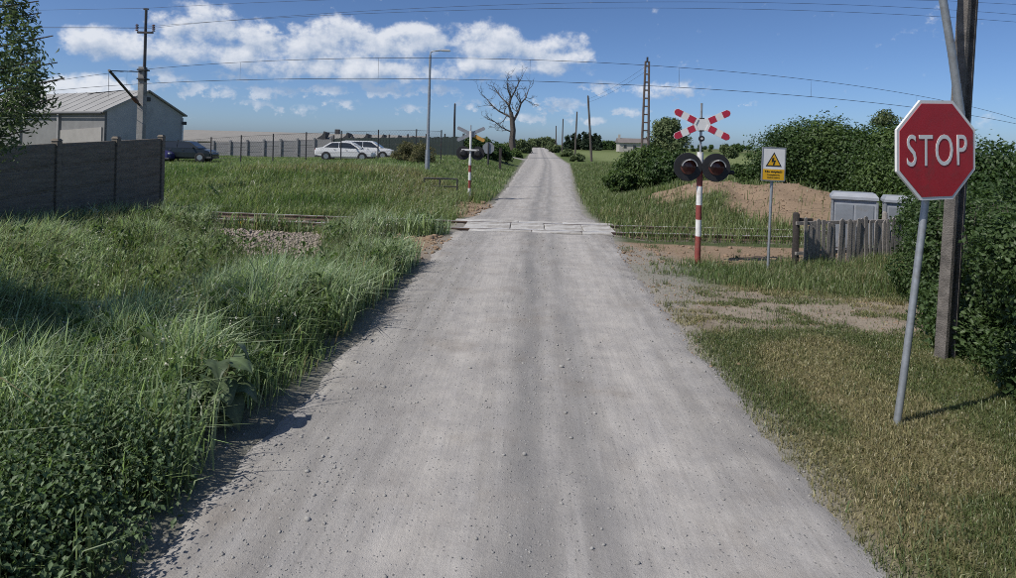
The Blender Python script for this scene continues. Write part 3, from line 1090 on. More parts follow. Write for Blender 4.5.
def build_stones():
    def keep(x, y):
        s = x - xroad(y)
        k = 0.10 + 0.9 * np.exp(-((s - 0.05) / 0.28) ** 2) + 0.45 * np.exp(-((s - 0.55) / 0.2) ** 2)
        k = k + 1.6 * np.exp(-((s + 1.70) / 0.40) ** 2) + 0.45 * np.exp(-((s - 1.9) / 0.3) ** 2)
        k = k * (0.3 + 1.1 * ss(fbm(x * 1.5, y * 1.5), 0.35, 0.65))
        k = np.where(np.abs(y - track_y(x)) < 1.5, 0, k)
        return np.clip(k, 0, 1) * (np.abs(s) < 2.4)
    x, y = scatter(-3, 4, 2.9, 20, 330, keep)
    n = len(x)
    r = np.clip(RNG.lognormal(-5.3, 0.5, n), 0.003, 0.024)
    o = stones('road_gravel', x, y, surf_z(x, y), r, 'stone_mat')
    tag(o, 'loose gravel stones scattered over the dirt road', 'gravel', kind='stuff')

    def keepb(x, y):
        _, _, bare, grav, _, _ = dirt_masks(x, y)
        return grav * (x < -2.6)
    x, y = scatter(-11, -2.6, 12, 19.6, 130, keepb)
    n = len(x)
    r = np.clip(RNG.lognormal(-3.5, 0.35, n), 0.012, 0.07)
    o = stones('ballast', x, y, terrain(x, y), r, 'ballast_mat')
    tag(o, 'brownish track ballast lying bare beside the rails', 'ballast', kind='stuff')

    def keepc(x, y):
        _, dr, bare, grav, _, n2 = dirt_masks(x, y)
        return bare * (np.abs(y - track_y(x)) > 1.3) * np.where(x < 0, 0.9, 0.6) * ss(n2, 0.35, 0.6)
    x, y = scatter(-4, 14, 13, 26, 60, keepc)
    n = len(x)
    r = np.clip(RNG.lognormal(-3.9, 0.5, n), 0.008, 0.075) * np.where(x < 0, 1.6, 1.0)
    o = stones('earth_clods', x, y, terrain(x, y), r, 'clod_mat')
    tag(o, 'brown earth clods strewn over the bare patches by the track', 'earth', kind='stuff')

    def keepd(x, y):
        e, dr, bare, grav, _, n2 = dirt_masks(x, y)
        s = x - xroad(y)
        return np.clip(np.maximum(dr * 1.2, e * (s > 2.0)), 0, 1) * (s > 1.9) * (0.25 + 0.75 * ss(n2, 0.4, 0.6))
    x, y = scatter(2, 11, 7, 15.5, 170, keepd)
    n = len(x)
    r = np.clip(RNG.lognormal(-4.8, 0.5, n), 0.004, 0.04)
    o = stones('track_gravel', x, y, surf_z(x, y), r, 'clod_mat')
    tag(o, 'stones and crumbs of earth on the side track leaving to the right', 'gravel', kind='stuff')


def build_broad_weeds():
    def keep(x, y):
        s = x - xroad(y)
        _, _, bare, grav, n1, n2 = dirt_masks(x, y)
        return ss(-s, half_w(y) + 0.15, half_w(y) + 0.6) * (1 - grav) * (1 - bare) * ss(fbm(x * 1.3 + 90, y * 1.3), 0.46, 0.6)
    x, y = scatter(-13, 0, 4.6, 17.0, 16, keep)
    P, N, S, SP, C = [], [], [], [], []
    for i in range(len(x)):
        k = RNG.integers(7, 16)
        a = RNG.uniform(0, 6.28, k)
        hh = RNG.uniform(0.12, 0.58, k)
        o = RNG.uniform(0.03, 0.16, k)
        P.append(np.stack([x[i] + np.cos(a) * o, y[i] + np.sin(a) * o, tz(x[i], y[i]) + hh], 1))
        N.append(np.stack([np.cos(a) * 0.6, np.sin(a) * 0.6, 0.8 + 0 * a], 1) + RNG.normal(0, 0.3, (k, 3)))
        SP.append(np.stack([np.cos(a), np.sin(a), -0.35 + 0 * a], 1))
        S.append(RNG.uniform(0.06, 0.17, k))
        C.append(np.array((0.10, 0.150, 0.055))[None] * RNG.uniform(0.6, 1.5, (k, 1)))
    P, N, S, SP, C = map(np.concatenate, (P, N, S, SP, C))
    V, T = leaf_arrays(P, N, S, RNG, 0.42, 0.3, SP)
    o = np_mesh('broad_weeds', V, T, 'leaves', np.repeat(C, 4, 0))
    tag(o, 'broad-leaved weeds mixed into the tall grass on the left verge', 'weeds', kind='stuff')


def build_flowers():
    def keep(x, y):
        s = x - xroad(y)
        _, _, bare, grav, n1, n2 = dirt_masks(x, y)
        return ss(-s, half_w(y) + 0.1, half_w(y) + 0.5) * (1 - grav) * ss(fbm(x * 0.7 + 11, y * 0.7 + 40), 0.52, 0.66)
    x, y = scatter(-12, 0, 5.0, 26.0, 7, keep)
    n = len(x)
    k = 7
    P = np.repeat(np.stack([x, y, terrain(x, y) + RNG.uniform(0.35, 0.62, n)], 1), k, 0) + RNG.normal(0, 0.025, (n * k, 3))
    V, T = leaf_arrays(P, np.tile([0, 0, 1.0], (n * k, 1)) + RNG.normal(0, 0.4, (n * k, 3)), RNG.uniform(0.016, 0.03, n * k), RNG, 0.9, 0.1)
    C = np.tile(np.array((0.62, 0.60, 0.50)), (n * k, 1)) * RNG.uniform(0.6, 1.1, (n * k, 1))
    o = np_mesh('white_flowers', V, T, 'far_leaves', np.repeat(C, 4, 0))
    tag(o, 'small whitish flower heads dotted through the left verge', 'flowers', kind='stuff')


build_left_grass()
build_flowers()
build_broad_weeds()
seed_heads()
build_nettles()
build_lawn()
def build_edge_tufts():
    X, Y = [], []
    for (x0, x1, y0, y1, dn) in ((1.8, 7.5, 3.2, 15.8, 3.2), (-3.2, -1.7, 9.0, 20.0, 1.5)):
        cx, cy = scatter(x0, x1, y0, y1, dn, lambda x, y: np.where(np.abs(x - xroad(y)) > half_w(y) + 0.02, 0.35 + 0.65 * np.exp(-((np.abs(x - xroad(y)) - 2.5) / 0.5) ** 2), 0) * (np.abs(y - track_y(x)) > 1.3))
        for a, b in zip(cx, cy):
            k = RNG.integers(10, 40)
            rr = RNG.uniform(0.03, 0.16)
            X.append(a + RNG.normal(0, rr, k))
            Y.append(b + RNG.normal(0, rr, k))
    x, y = np.concatenate(X), np.concatenate(Y)
    n = len(x)
    c = tints(n, (0.105, 0.150, 0.060), (0.24, 0.235, 0.13), np.clip(RNG.normal(0.35, 0.3, n), 0, 1), 0.3)
    o = blades('edge_tufts', x, y, RNG.uniform(0.04, 0.16, n), RNG.uniform(0.006, 0.012, n), c, lean=0.7, wind=(0.05, 0.0), zoff=-0.01)
    tag(o, 'small grass tufts straggling along the edges of the dirt road', 'grass', kind='stuff')


build_right_grass()
build_edge_tufts()
build_far_grass()
build_stones()

# ------------------------------------------------------------------ railway
def build_track():
    t = thing('railway_track', 'rusty single railway track crossing the dirt road, left part showing in grass', 'railway track', (0, float(track_y(0)), 0))
    y0 = float(track_y(0))
    X = np.concatenate([np.arange(-46, -14, 2.0), np.arange(-14, 15, 0.5), np.arange(16, 48, 2.0)])
    for side in (-1, 1):
        mb = MB()
        prof = [(-0.07, -0.09), (0.07, -0.09), (0.07, -0.075), (0.012, -0.055), (0.012, 0.015), (0.036, 0.022), (0.036, 0.056), (-0.036, 0.056), (-0.036, 0.022), (-0.012, 0.015), (-0.012, -0.055), (-0.07, -0.075)]
        n = len(prof)
        vs, fs, mi = [], [], []
        for x in X:
            for (a, b) in prof:
                vs.append((x, float(track_y(x)) + side * 0.755 + a - y0, b + 0.01))
        for i in range(len(X) - 1):
            for j in range(n):
                k = (j + 1) % n
                fs.append((i * n + j, i * n + k, i * n + n + k, i * n + n + j))
        mb._add(vs, fs)
        mb.mi = [1 if (q % n) == 6 else 0 for q in range(len(fs))]
        mb.build('rail', ['rail_steel', 'rail_top'], t)
    proto = MB().box((0, 0, 0), (0.24, 2.5, 0.15), bev=0.015).build('sleeper', 'sleeper_wood', t)
    xs = np.arange(-13.0, -2.6, 0.62)
    first = True
    for x in list(xs) + list(np.arange(3.9, 7.0, 0.62)):
        loc = (x, float(track_y(x)) - y0, -0.16)
        rz = math.atan(-0.035 + 0.007 * x)
        if first:
            proto.location = loc
            proto.rotation_euler = (0, 0, rz)
            first = False
        else:
            share(proto, 'sleeper', t, loc, (0, 0, rz))
    # concrete crossing slabs
    d = thing('crossing_deck', 'white weathered concrete slabs laid between the rails across the road', 'crossing deck', (0.85, float(track_y(0.85)), 0))
    rr = random.Random(3)
    y1 = float(track_y(0.85))
    rot = math.atan(-0.035 + 0.006)
    for (v0, v1, spans) in ((-0.64, 0.64, [(-2.05, -0.72), (-0.70, 0.28), (0.30, 1.40), (1.42, 2.30)]),
                            (0.82, 1.20, [(-2.45, -0.5), (-0.48, 0.86), (0.88, 2.45)]),
                            (-1.20, -0.82, [(-1.85, -0.1), (-0.08, 1.3), (1.32, 2.15)])):
        for (u0, u1) in spans:
            mb = MB().box((0, 0, 0), (u1 - u0, v1 - v0, 0.16), bev=0.014)
            o = mb.build('slab', 'slab_concrete', d)
            u, v = (u0 + u1) / 2, (v0 + v1) / 2
            o.location = (u * math.cos(rot) - v * math.sin(rot), u * math.sin(rot) + v * math.cos(rot), -0.013 + rr.uniform(-0.008, 0.010))
            o.rotation_euler = (rr.uniform(-0.004, 0.004), rr.uniform(-0.003, 0.003), rot)
    # yellow marker beside the rail
    x, _ = at(240, 227, 17.2)
    m = thing('track_marker', 'small yellow marker stake in the ballast in front of the rails', 'marker', (x, 17.2, tz(x, 17.2) - 0.05))
    MB().box((0, 0, 0.09), (0.05, 0.05, 0.2), bev=0.006).build('stake', 'yellow_paint', m)
    MB().box((0, -0.005, 0.22), (0.15, 0.065, 0.07), bev=0.012).build('cap', 'yellow_paint', m)


build_track()


def text_mesh(txt, size, bold=0.0, sx=1.0, depth=0.002, spacing=1.0):
    cu = bpy.data.curves.new('lettering', 'FONT')
    cu.body = txt
    cu.size = size
    cu.align_x = 'CENTER'
    cu.align_y = 'CENTER'
    cu.offset = bold
    cu.extrude = depth
    cu.space_character = spacing
    cu.resolution_u = 4
    ob = bpy.data.objects.new('lettering', cu)
    COL.objects.link(ob)
    dg = bpy.context.evaluated_depsgraph_get()
    me = bpy.data.meshes.new_from_object(ob.evaluated_get(dg))
    bpy.data.objects.remove(ob)
    for v in me.vertices:
        v.co = Vector((v.co.x * sx, -v.co.z, v.co.y))     # into the xz plane, front towards -y
    me.update()
    return me


def lettering(txt, size, matname, parent, loc, bold=0.0, sx=1.0, spacing=1.0, fit=None):
    me = text_mesh(txt, size, bold, sx, 0.0015, spacing)
    xs = [v.co.x for v in me.vertices]
    zs = [v.co.z for v in me.vertices]
    cx, cz = (max(xs) + min(xs)) / 2, (max(zs) + min(zs)) / 2
    fx = fit[0] / (max(xs) - min(xs)) if fit else 1
    fz = fit[1] / (max(zs) - min(zs)) if fit else 1
    for v in me.vertices:
        v.co = Vector(((v.co.x - cx) * fx, v.co.y, (v.co.z - cz) * fz))
    me.materials.clear()
    me.materials.append(MATS[matname])
    o = bpy.data.objects.new('lettering', me)
    COL.objects.link(o)
    o.parent = parent
    o.location = loc
    return o


# ------------------------------------------------------------------ stop sign
def octagon(r):
    return [(r * math.cos(R(22.5 + 45 * i)), r * math.sin(R(22.5 + 45 * i))) for i in range(8)]


def build_stop_sign():
    D = 5.66
    bx, _ = at(898, 427, D)
    tx, tzz = at(933, 150, D)
    t = thing('stop_sign', 'red octagonal STOP sign on leaning grey metal post at right', 'stop sign', (bx, D, tz(bx, D)))
    dx, dz = tx - bx, tzz - tz(bx, D)
    # post: rises with a slight bend, ends behind the plate
    pts = [(-0.03, 0, -0.3)]
    for f in np.linspace(0, 1.10, 9):
        pts.append((dx * (f ** 0.92), 0.0 + 0.02, dz * f))
    MB().tube(pts, 0.031, 12).build('post', 'galvanised', t, True)
    lean = -math.atan2(dx * 0.45, dz)
    p = bpy.data.objects.new('sign_plate', None)
    M = Matrix.Rotation(R(15), 4, 'Z')
    rr = 0.45 / math.cos(R(22.5))
    mb = MB().prism(octagon(rr), 0.022)
    plate = mb.build('plate', 'sign_white', t)
    plate.matrix_local = Matrix.Translation((dx, -0.035, dz)) @ M @ Matrix.Rotation(-R(2.0), 4, 'Y')
    face = MB().prism(octagon(rr * 0.935), 0.004).build('red_face', 'sign_red', plate)
    face.location = (0, -0.0132, 0)
    lettering('STOP', 0.3, 'sign_white', plate, (0.0, -0.0172, 0.0), bold=0.0, fit=(0.69, 0.285), spacing=1.12)
    bpy.data.objects.remove(p)
    for zz in (-0.2, 0.2):
        c = MB().box((dx * (1 + zz / dz), 0.0, dz + zz), (0.30, 0.03, 0.035), rz=R(15)).build('clamp', 'galvanised', t)
        b = MB().tube([(dx * (1 + zz / dz), 0.04, dz + zz - 0.02), (dx * (1 + zz / dz), 0.04, dz + zz + 0.02)], 0.042, 10).build('collar', 'galvanised', c)


build_stop_sign()


# ------------------------------------------------------------------ concrete utility pole
def build_utility_pole():
    D = 7.6
    bx, _ = at(945, 358, D)
    tx, tzz = at(968, 0, D)
    z0 = tz(bx, D)
    t = thing('utility_pole', 'slotted concrete utility pole beside the hedge behind the stop sign', 'utility pole', (bx, D, z0), R(24))
    lean = math.atan2((tx - bx), tzz - z0)
    t.rotation_euler = (Matrix.Rotation(lean, 3, 'Y') @ Matrix.Rotation(R(27), 3, 'Z')).to_euler()
    H = 8.6

    def w(z):
        return 0.25 - 0.008 * z
    # two flanges
    for sx in (-1, 1):
        mb = MB()
        zs = np.linspace(-0.6, H, 24)
        rg = random.Random(4 + sx)
        vs, fs = [], []
        for z in zs:
            a = w(z) / 2
            j = rg.uniform(-0.002, 0.002)
            for (u, v) in ((a - 0.05, -0.068), (a, -0.062), (a + j, 0.062), (a - 0.05, 0.068)):
                vs.append((sx * u, v, z))
        for i in range(len(zs) - 1):
            for k in range(4):
                fs.append((i * 4 + k, i * 4 + (k + 1) % 4, i * 4 + 4 + (k + 1) % 4, i * 4 + 4 + k))
        fs += [(0, 1, 2, 3), tuple((len(zs) - 1) * 4 + k for k in range(4))]
        mb._add(vs, fs)
        mb.build('flange', 'pole_concrete', t)
    # web between them, pierced by a row of narrow slots with rounded ends
    z = -0.6
    while z < H - 0.2:
        solid = 0.16 if z > 0.3 else 1.5
        z1 = min(H, z + solid)
        a = w(z) / 2 - 0.049
        g_ = a * 0.42
        MB().prism([(-a, z), (-g_, z), (-g_ * 0.6, z + 0.022), (g_ * 0.6, z + 0.022), (g_, z), (a, z), (a, z1), (g_, z1), (g_ * 0.6, z1 - 0.022), (-g_ * 0.6, z1 - 0.022), (-g_, z1), (-a, z1)], 0.05).build('web', 'pole_concrete', t)
        z2 = min(H, z1 + 0.40)
        if z1 < H:
            for sx in (-1, 1):
                MB().prism([(sx * a, z1), (sx * g_, z1), (sx * g_, z2), (sx * a, z2)], 0.05).build('web', 'pole_concrete', t)
        z = z2
    # pale steel tube fixed to the pole, splaying to the left above
    inv = t.rotation_euler.to_matrix().inverted()
    px0, pz0 = at(961, 118, D - 0.16)
    px1, pz1 = at(941, -12, D - 0.3)
    px2, pz2 = at(929, -90, D - 0.4)
    L = lambda x, y, z: inv @ (Vector((x, y, z)) - Vector((bx, D, z0)))
    pa, pb, pc = L(px0, D - 0.16, pz0), L(px1, D - 0.3, pz1), L(px2, D - 0.4, pz2)
    pm = (pa + pb) / 2 + Vector((0.02, 0, 0.0))
    MB().tube([pa, pa.lerp(pm, 0.5), pm, pb, pc], [0.046, 0.045, 0.044, 0.042, 0.040], 12).build('support_tube', 'galvanised', t, True)
    MB().box(pa + Vector((0.0, 0.05, 0.12)), (0.26, 0.05, 0.06)).build('bracket', 'dark_steel', t)


build_utility_pole()


# ------------------------------------------------------------------ crossing signals
def cross_arm_parts(t, c, red, white, back=False, ang=27, tilt=0.0, orange=False):
    """a saltire: four arms with red ends, grey middle"""
    L, W = 0.66, 0.150
    hub = MB().prism([(-0.19, -0.09), (-0.06, -0.135), (0.06, -0.135), (0.19, -0.09), (0.19, 0.09), (0.06, 0.135), (-0.06, 0.135), (-0.19, 0.09)], 0.012).build('cross_centre', white, t)
    hub.location = c
    for k, (sx, sz) in enumerate(((1, 1), (1, -1), (-1, 1), (-1, -1))):
        a = math.atan2(sz * math.sin(R(ang)), sx * math.cos(R(ang)))
        M = Matrix.Rotation(-a, 4, 'Y')
        if back:
            m = 'weathered_orange' if (orange and k == 1) else white
            arm = MB().prism([(0.15, -W / 2), (L - 0.04, -W / 2), (L, 0), (L - 0.04, W / 2), (0.15, W / 2)], 0.014).build('cross_arm', m, t)
            arm.matrix_local = Matrix.Translation((c[0], c[1] + 0.014 * (1 + k), c[2])) @ M
            if k == 1:
                tag(arm, 'arm with an orange back')
            continue
        arm = MB().prism([(0.12, -W / 2), (L - 0.05, -W / 2), (L, -0.03), (L, 0.03), (L - 0.05, W / 2), (0.12, W / 2)], 0.010).build('cross_arm', white, t)
        arm.matrix_local = Matrix.Translation((c[0], c[1] - 0.0125 - 0.002 * k, c[2])) @ M
        b1 = MB().prism([(0.485, -W / 2 + 0.006), (L - 0.055, -W / 2 + 0.006), (L - 0.008, -0.026), (L - 0.008, 0.026), (L - 0.055, W / 2 - 0.006), (0.485, W / 2 - 0.006)], 0.003).build('red_band', red, arm)
        b1.location = (0, -0.0072, 0)
        b2 = MB().prism([(0.170, -W / 2 + 0.006), (0.325, -W / 2 + 0.006), (0.325, W / 2 - 0.006), (0.170, W / 2 - 0.006)], 0.003).build('red_band', red, arm)
        b2.location = (0, -0.0072, 0)


def signal_head(t, c, r=0.305, front=True):
    """round black board with a hooded lamp"""
    d = -1 if front else 1
    Mx = Matrix.Translation(c)
    b = MB().lathe([(r * 0.2, -0.012), (r * 0.985, -0.012), (r, -0.006), (r, 0.008), (r * 0.98, 0.014), (0.1, 0.016)], None, 28).build('backboard', 'signal_black', t, True)
    b.location = c
    hs = MB().lathe([(0.13, 0.02 * -d), (0.15, 0.03 * -d), (0.145, 0.15 * -d), (0.09, 0.20 * -d)], None, 20).build('lamp_housing', 'signal_black', b, True)
    if front:
        MB().lathe([(0.16, -0.013), (0.16, -0.03), (0.145, -0.034), (0.10, -0.045), (0.04, -0.052), (0.005, -0.054)], None, 24).build('lens', 'lens_red', b, True)
        # hood: an open half tube with a pale rim
        mb = MB()
        n = 16
        vs, fs = [], []
        for i in range(n + 1):
            a = R(8 + 164 * i / n)
            for (rr, yy) in ((0.170, -0.014), (0.172, -0.20 + 0.06 * abs(math.cos(a))), (0.150, -0.20 + 0.06 * abs(math.cos(a))), (0.163, -0.014)):
                vs.append((rr * math.cos(a), yy, rr * math.sin(a)))
        for i in range(n):
            for k in range(4):
                fs.append((i * 4 + k, i * 4 + (k + 1) % 4, i * 4 + 4 + (k + 1) % 4, i * 4 + 4 + k))
        mb._add(vs, fs)
        mb.mi = [1 if (q % 4) == 1 else 0 for q in range(len(fs))]
        mb.build('hood', ['signal_black', 'visor_grey'], b)
    return b


def banded_post(t, H, r, bands, mats):
    """post painted in alternating rings, each ring its own part"""
    z = 0.0
    k = 0
    for (h, m) in bands:
        MB().tube([(0, 0, z), (0, 0, z + h)], r, 14).build('post_ring', m, t, True)
        z += h
    return z


def build_signal_near():
    D = 13.3
    bx, _ = at(697.5, 262, D)
    t = thing('crossing_signal', 'red and white banded crossing signal with two round black lamp boards at right', 'crossing signal', (bx, D, tz(bx, D) - 0.06))
    z0 = tz(bx, D) - 0.06
    zz = lambda py: at(699, py, D)[1] - z0
    marks = [263, 236, 219.5, 205, 186, 166, 152]
    mt = ['post_red', 'post_white', 'post_red', 'post_white', 'post_red', 'post_white']
    zs = [zz(q) for q in marks]
    zs[0] = -0.1
    for a in range(6):
        MB().tube([(0, 0, zs[a]), (0, 0, zs[a + 1])], 0.062 if a < 5 else 0.068, 16).build('post_ring', mt[a], t, True)
    # thin mast above with the cross
    ztop = zz(103)
    MB().tube([(0, 0, zs[-1] - 0.05), (0, 0, ztop)], 0.026, 10).build('mast', 'galvanised', t, True)
    cz = zz(124.5)
    cross_arm_parts(t, (0.0, -0.05, cz), 'band_red', 'sign_white', ang=25.5)
    for dz_ in (-0.13, 0.13):
        MB().box((0, -0.022, cz + dz_), (0.11, 0.07, 0.03), bev=0.005).build('clamp', 'dark_steel', t)
    # bell / eye ring below the cross
    ez = zz(138.5)
    ring = MB().lathe([(0.03, -0.06), (0.062, -0.06), (0.066, -0.03), (0.06, 0.0), (0.03, 0.012)], None, 16).build('bell', 'signal_black', t, True)
    ring.location = (0.0, -0.02, ez)
    MB().lathe([(0.02, -0.069), (0.026, -0.068), (0.026, -0.061), (0.02, -0.0605)], None, 12).build('bell_cap', 'visor_grey', ring)
    # two lamp boards
    hz = zz(167)
    xl = at(686.5, 166, D)[0] - bx
    xr = at(714.5, 167, D)[0] - bx
    MB().box(((xl + xr) / 2, 0.05, hz), (xr - xl, 0.05, 0.06), bev=0.006).build('crossbar', 'dark_steel', t)
    for xx in (xl, xr):
        signal_head(t, (xx, -0.10, hz), 0.305)
    MB().box((xr + 0.36, 0.02, hz - 0.1), (0.16, 0.05, 0.09), bev=0.02).build('junction_box', 'signal_black', t)


def build_signal_far():
    D = 26.5
    bx, _ = at(469, 204, D)
    z0 = tz(bx, D)
    t = thing('crossing_signal', 'crossing signal seen from behind, left of the road beyond the track', 'crossing signal', (bx, D, z0 - 0.05))
    zz = lambda py: at(469, py, D)[1] - z0 + 0.05
    marks = [205, 196, 188, 180, 172, 165, 157, 131]
    mt = ['post_red', 'post_white', 'post_red', 'post_white', 'post_red', 'post_white', 'post_white']
    zs = [zz(q) for q in marks]
    zs[0] = -0.1
    for a in range(7):
        MB().tube([(0, 0, zs[a]), (0, 0, zs[a + 1])], 0.06 if a < 6 else 0.05, 12).build('post_ring', mt[a], t, True)
    MB().tube([(0, 0, zs[-1]), (0, 0, zz(125))], 0.026, 8).build('mast', 'galvanised', t, True)
    cross_arm_parts(t, (0, 0.07, zz(134)), None, 'sign_back', back=True, ang=25, orange=True)
    hz = zz(153)
    MB().box((0, -0.075, hz + 0.13), (0.75, 0.03, 0.07), bev=0.006).build('crossbar', 'sign_white', t)
    for xx in (-0.31, 0.31):
        signal_head(t, (xx, 0.06, hz), 0.30, front=False)


build_signal_near()
build_signal_far()


# ------------------------------------------------------------------ warning sign on the right
def build_warning_sign():
    D = 12.7
    bx, _ = at(768, 270, D)
    tx, tzz = at(773, 164, D)
    z0 = tz(bx, D)
    t = thing('warning_sign', 'white and yellow electrical warning sign on thin grey post', 'warning sign', (bx, D, z0))
    dz = tzz - z0
    dx = tx - bx
    MB().tube([(0, 0.02, -0.2), (dx * 0.5, 0.02, dz * 0.5), (dx * 1.05, 0.02, dz + 0.3)], 0.028, 10).build('post', 'galvanised', t, True)
    w, h = 0.46, 0.66
    plate = MB().box((0, 0, 0), (w, 0.018, h), bev=0.004).build('plate', 'sign_white', t)
    plate.location = (dx, -0.025, dz)
    plate.rotation_euler = (0, R(1.2), R(4))
    fr = MB()
    for (c, s) in (((0, 0, h / 2 + 0.008), (w + 0.036, 0.03, 0.018)), ((0, 0, -h / 2 - 0.008), (w + 0.036, 0.03, 0.018)), ((-w / 2 - 0.009, 0, 0), (0.018, 0.03, h - 0.002)), ((w / 2 + 0.009, 0, 0), (0.018, 0.03, h - 0.002))):
        fr.box(c, s)
    fr.build('frame', 'sign_back', plate)
    yl = MB().box((0, -0.0107, -0.215), (w - 0.004, 0.003, 0.22)).build('yellow_panel', 'sign_yellow', plate)
    tri = lambda r, c: [(r * math.cos(R(90 + 120 * i)), c + r * math.sin(R(90 + 120 * i))) for i in range(3)]
    M = Matrix.Translation((0, -0.0107, 0))
    MB().prism(tri(0.195, 0.05), 0.003, M).build('black_triangle', 'sign_black', plate)
    MB().prism(tri(0.148, 0.05), 0.003, Matrix.Translation((0, -0.0139, 0))).build('yellow_triangle', 'sign_yellow', plate)
    bolt = [(-0.035, 0.11), (0.0, 0.115), (-0.012, 0.06), (0.03, 0.065), (0.004, -0.005), (0.018, -0.003), (-0.014, -0.045), (-0.022, 0.008), (-0.008, 0.004), (-0.004, 0.035), (-0.045, 0.028)]
    MB().prism([(a * 1.25, b * 1.0 + 0.015) for a, b in bolt], 0.003, Matrix.Translation((0.003, -0.0171, 0.0))).build('lightning_bolt', 'sign_black', plate)
    lettering('Nie dotykać!', 0.06, 'sign_black', plate, (0, -0.0142, -0.155), bold=0.0015, fit=(0.36, 0.052))
    lettering('Urządzenie', 0.045, 'sign_black', plate, (0, -0.0142, -0.222), fit=(0.26, 0.036))
    lettering('elektryczne', 0.045, 'sign_black', plate, (0, -0.0142, -0.275), fit=(0.26, 0.036))


build_warning_sign()


# ------------------------------------------------------------------ picket fence, cabinets
def build_picket_fence():
    rg = random.Random(8)
    x0, _ = at(797, 250, 13.4)
    x1, _ = at(912, 250, 14.6)
    y0, y1 = 13.4, 14.6
    t = thing('picket_fence', 'weathered grey wooden picket fence in front of the metal cabinets', 'fence', (x0, y0, tz(x0, y0)))
    L = math.hypot(x1 - x0, y1 - y0)
    t.rotation_euler = (0, 0, math.atan2(y1 - y0, x1 - x0))
    H = 1.02
    # posts
    for i, (u, hh, rad) in enumerate(((0.0, 1.16, 0.075), (L * 0.76, 1.14, 0.06), (L + 0.1, 1.12, 0.06))):
        pts = [(u, 0.05, -0.3), (u + 0.01, 0.05, hh * 0.5), (u - 0.01 * i, 0.05, hh - 0.04), (u, 0.05, hh)]
        p = MB().tube(pts, [rad, rad * 0.95, rad * 0.95, rad * 0.6], 9).build('post', 'dark_wood' if i == 0 else 'old_wood', t, True)
        if i == 0:
            tag(p, 'dark charred-looking end post')
    for zz in (0.28, 0.93):
        r_ = MB()
        r_.box((L / 2, -0.005, zz), (L + 0.1, 0.05, 0.075), bev=0.006)
        o = r_.build('fence_rail', 'old_wood', t)
    o = MB().box((0.24, 0.06, 0.99), (0.46, 0.09, 0.09), M=Matrix.Rotation(0.06, 3, 'Y'), bev=0.02).build('old_beam', 'dark_wood', t)
    u = 0.14
    while u < L:
        w = rg.uniform(0.075, 0.115)
        h = H + rg.uniform(-0.10, 0.05)
        mb = MB()
        a = w / 2
        poly = [(-a, 0.0), (a, 0.0), (a * rg.uniform(0.9, 1.0), h - rg.uniform(0.01, 0.05)), (a * 0.2, h + rg.uniform(-0.01, 0.02)), (-a * rg.uniform(0.9, 1.0), h - rg.uniform(0.0, 0.04))]
        mb.prism(poly, 0.022)
        o = mb.build('picket', 'old_wood', t)
        o.location = (u + w / 2, -0.045 + rg.uniform(-0.008, 0.006), rg.uniform(-0.04, 0.04))
        o.rotation_euler = (rg.uniform(-0.03, 0.03), rg.uniform(-0.035, 0.035), rg.uniform(-0.08, 0.08))
        u += w + rg.uniform(0.008, 0.05)


def cabinet(px0, px1, ptop, D, label, doors):
    x0, ztop = at(px0, ptop, D)
    x1, _ = at(px1, ptop, D)
    w = (x1 - x0) * 0.96
    xc = (x0 + x1) / 2
    z0 = tz(xc, D)
    H = at((px0 + px1) / 2, ptop, D)[1] - z0
    t = thing('relay_cabinet', label, 'cabinet', (xc + 0.12, D + 0.3, z0), R(-24), 'railway cabinets behind the picket fence')
    MB().box((0, 0, (H - 0.14) / 2 - 0.05), (w - 0.06, 0.62, H - 0.04), bev=0.008).build('body', 'cabinet_grey', t)
    # hipped lid
    lid = MB()
    lid.box((0, 0, H - 0.14), (w + 0.02, 0.74, 0.07), bev=0.006)
    lid.box((0, 0, H - 0.053), (w + 0.02, 0.74, 0.104), top=0.86)
    lid.build('lid', 'cabinet_grey', t)
    for i in range(doors):
        ww = (w - 0.14) / doors
        d = MB().box((-w / 2 + 0.07 + ww * (i + 0.5), -0.325, (H - 0.3) / 2 + 0.05), (ww - 0.05, 0.02, H - 0.38), bev=0.006).build('door', 'cabinet_door', t)
        MB().box((-w / 2 + 0.07 + ww * (i + 0.5) + ww * 0.34, -0.345, (H - 0.3) / 2 + 0.1), (0.03, 0.02, 0.14), bev=0.004).build('handle', 'dark_steel', d)
    for sx in (-1, 1):
        MB().box((sx * (w / 2 - 0.022), -0.318, (H - 0.2) / 2), (0.05, 0.05, H - 0.22), bev=0.005).build('corner_strip', 'galvanised', t)


build_picket_fence()
cabinet(834, 877, 193, 15.6, 'wide grey metal cabinet with two doors behind the picket fence', 2)
cabinet(887, 916, 196.5, 16.3, 'narrower grey metal cabinet partly hidden by the hedge', 2)


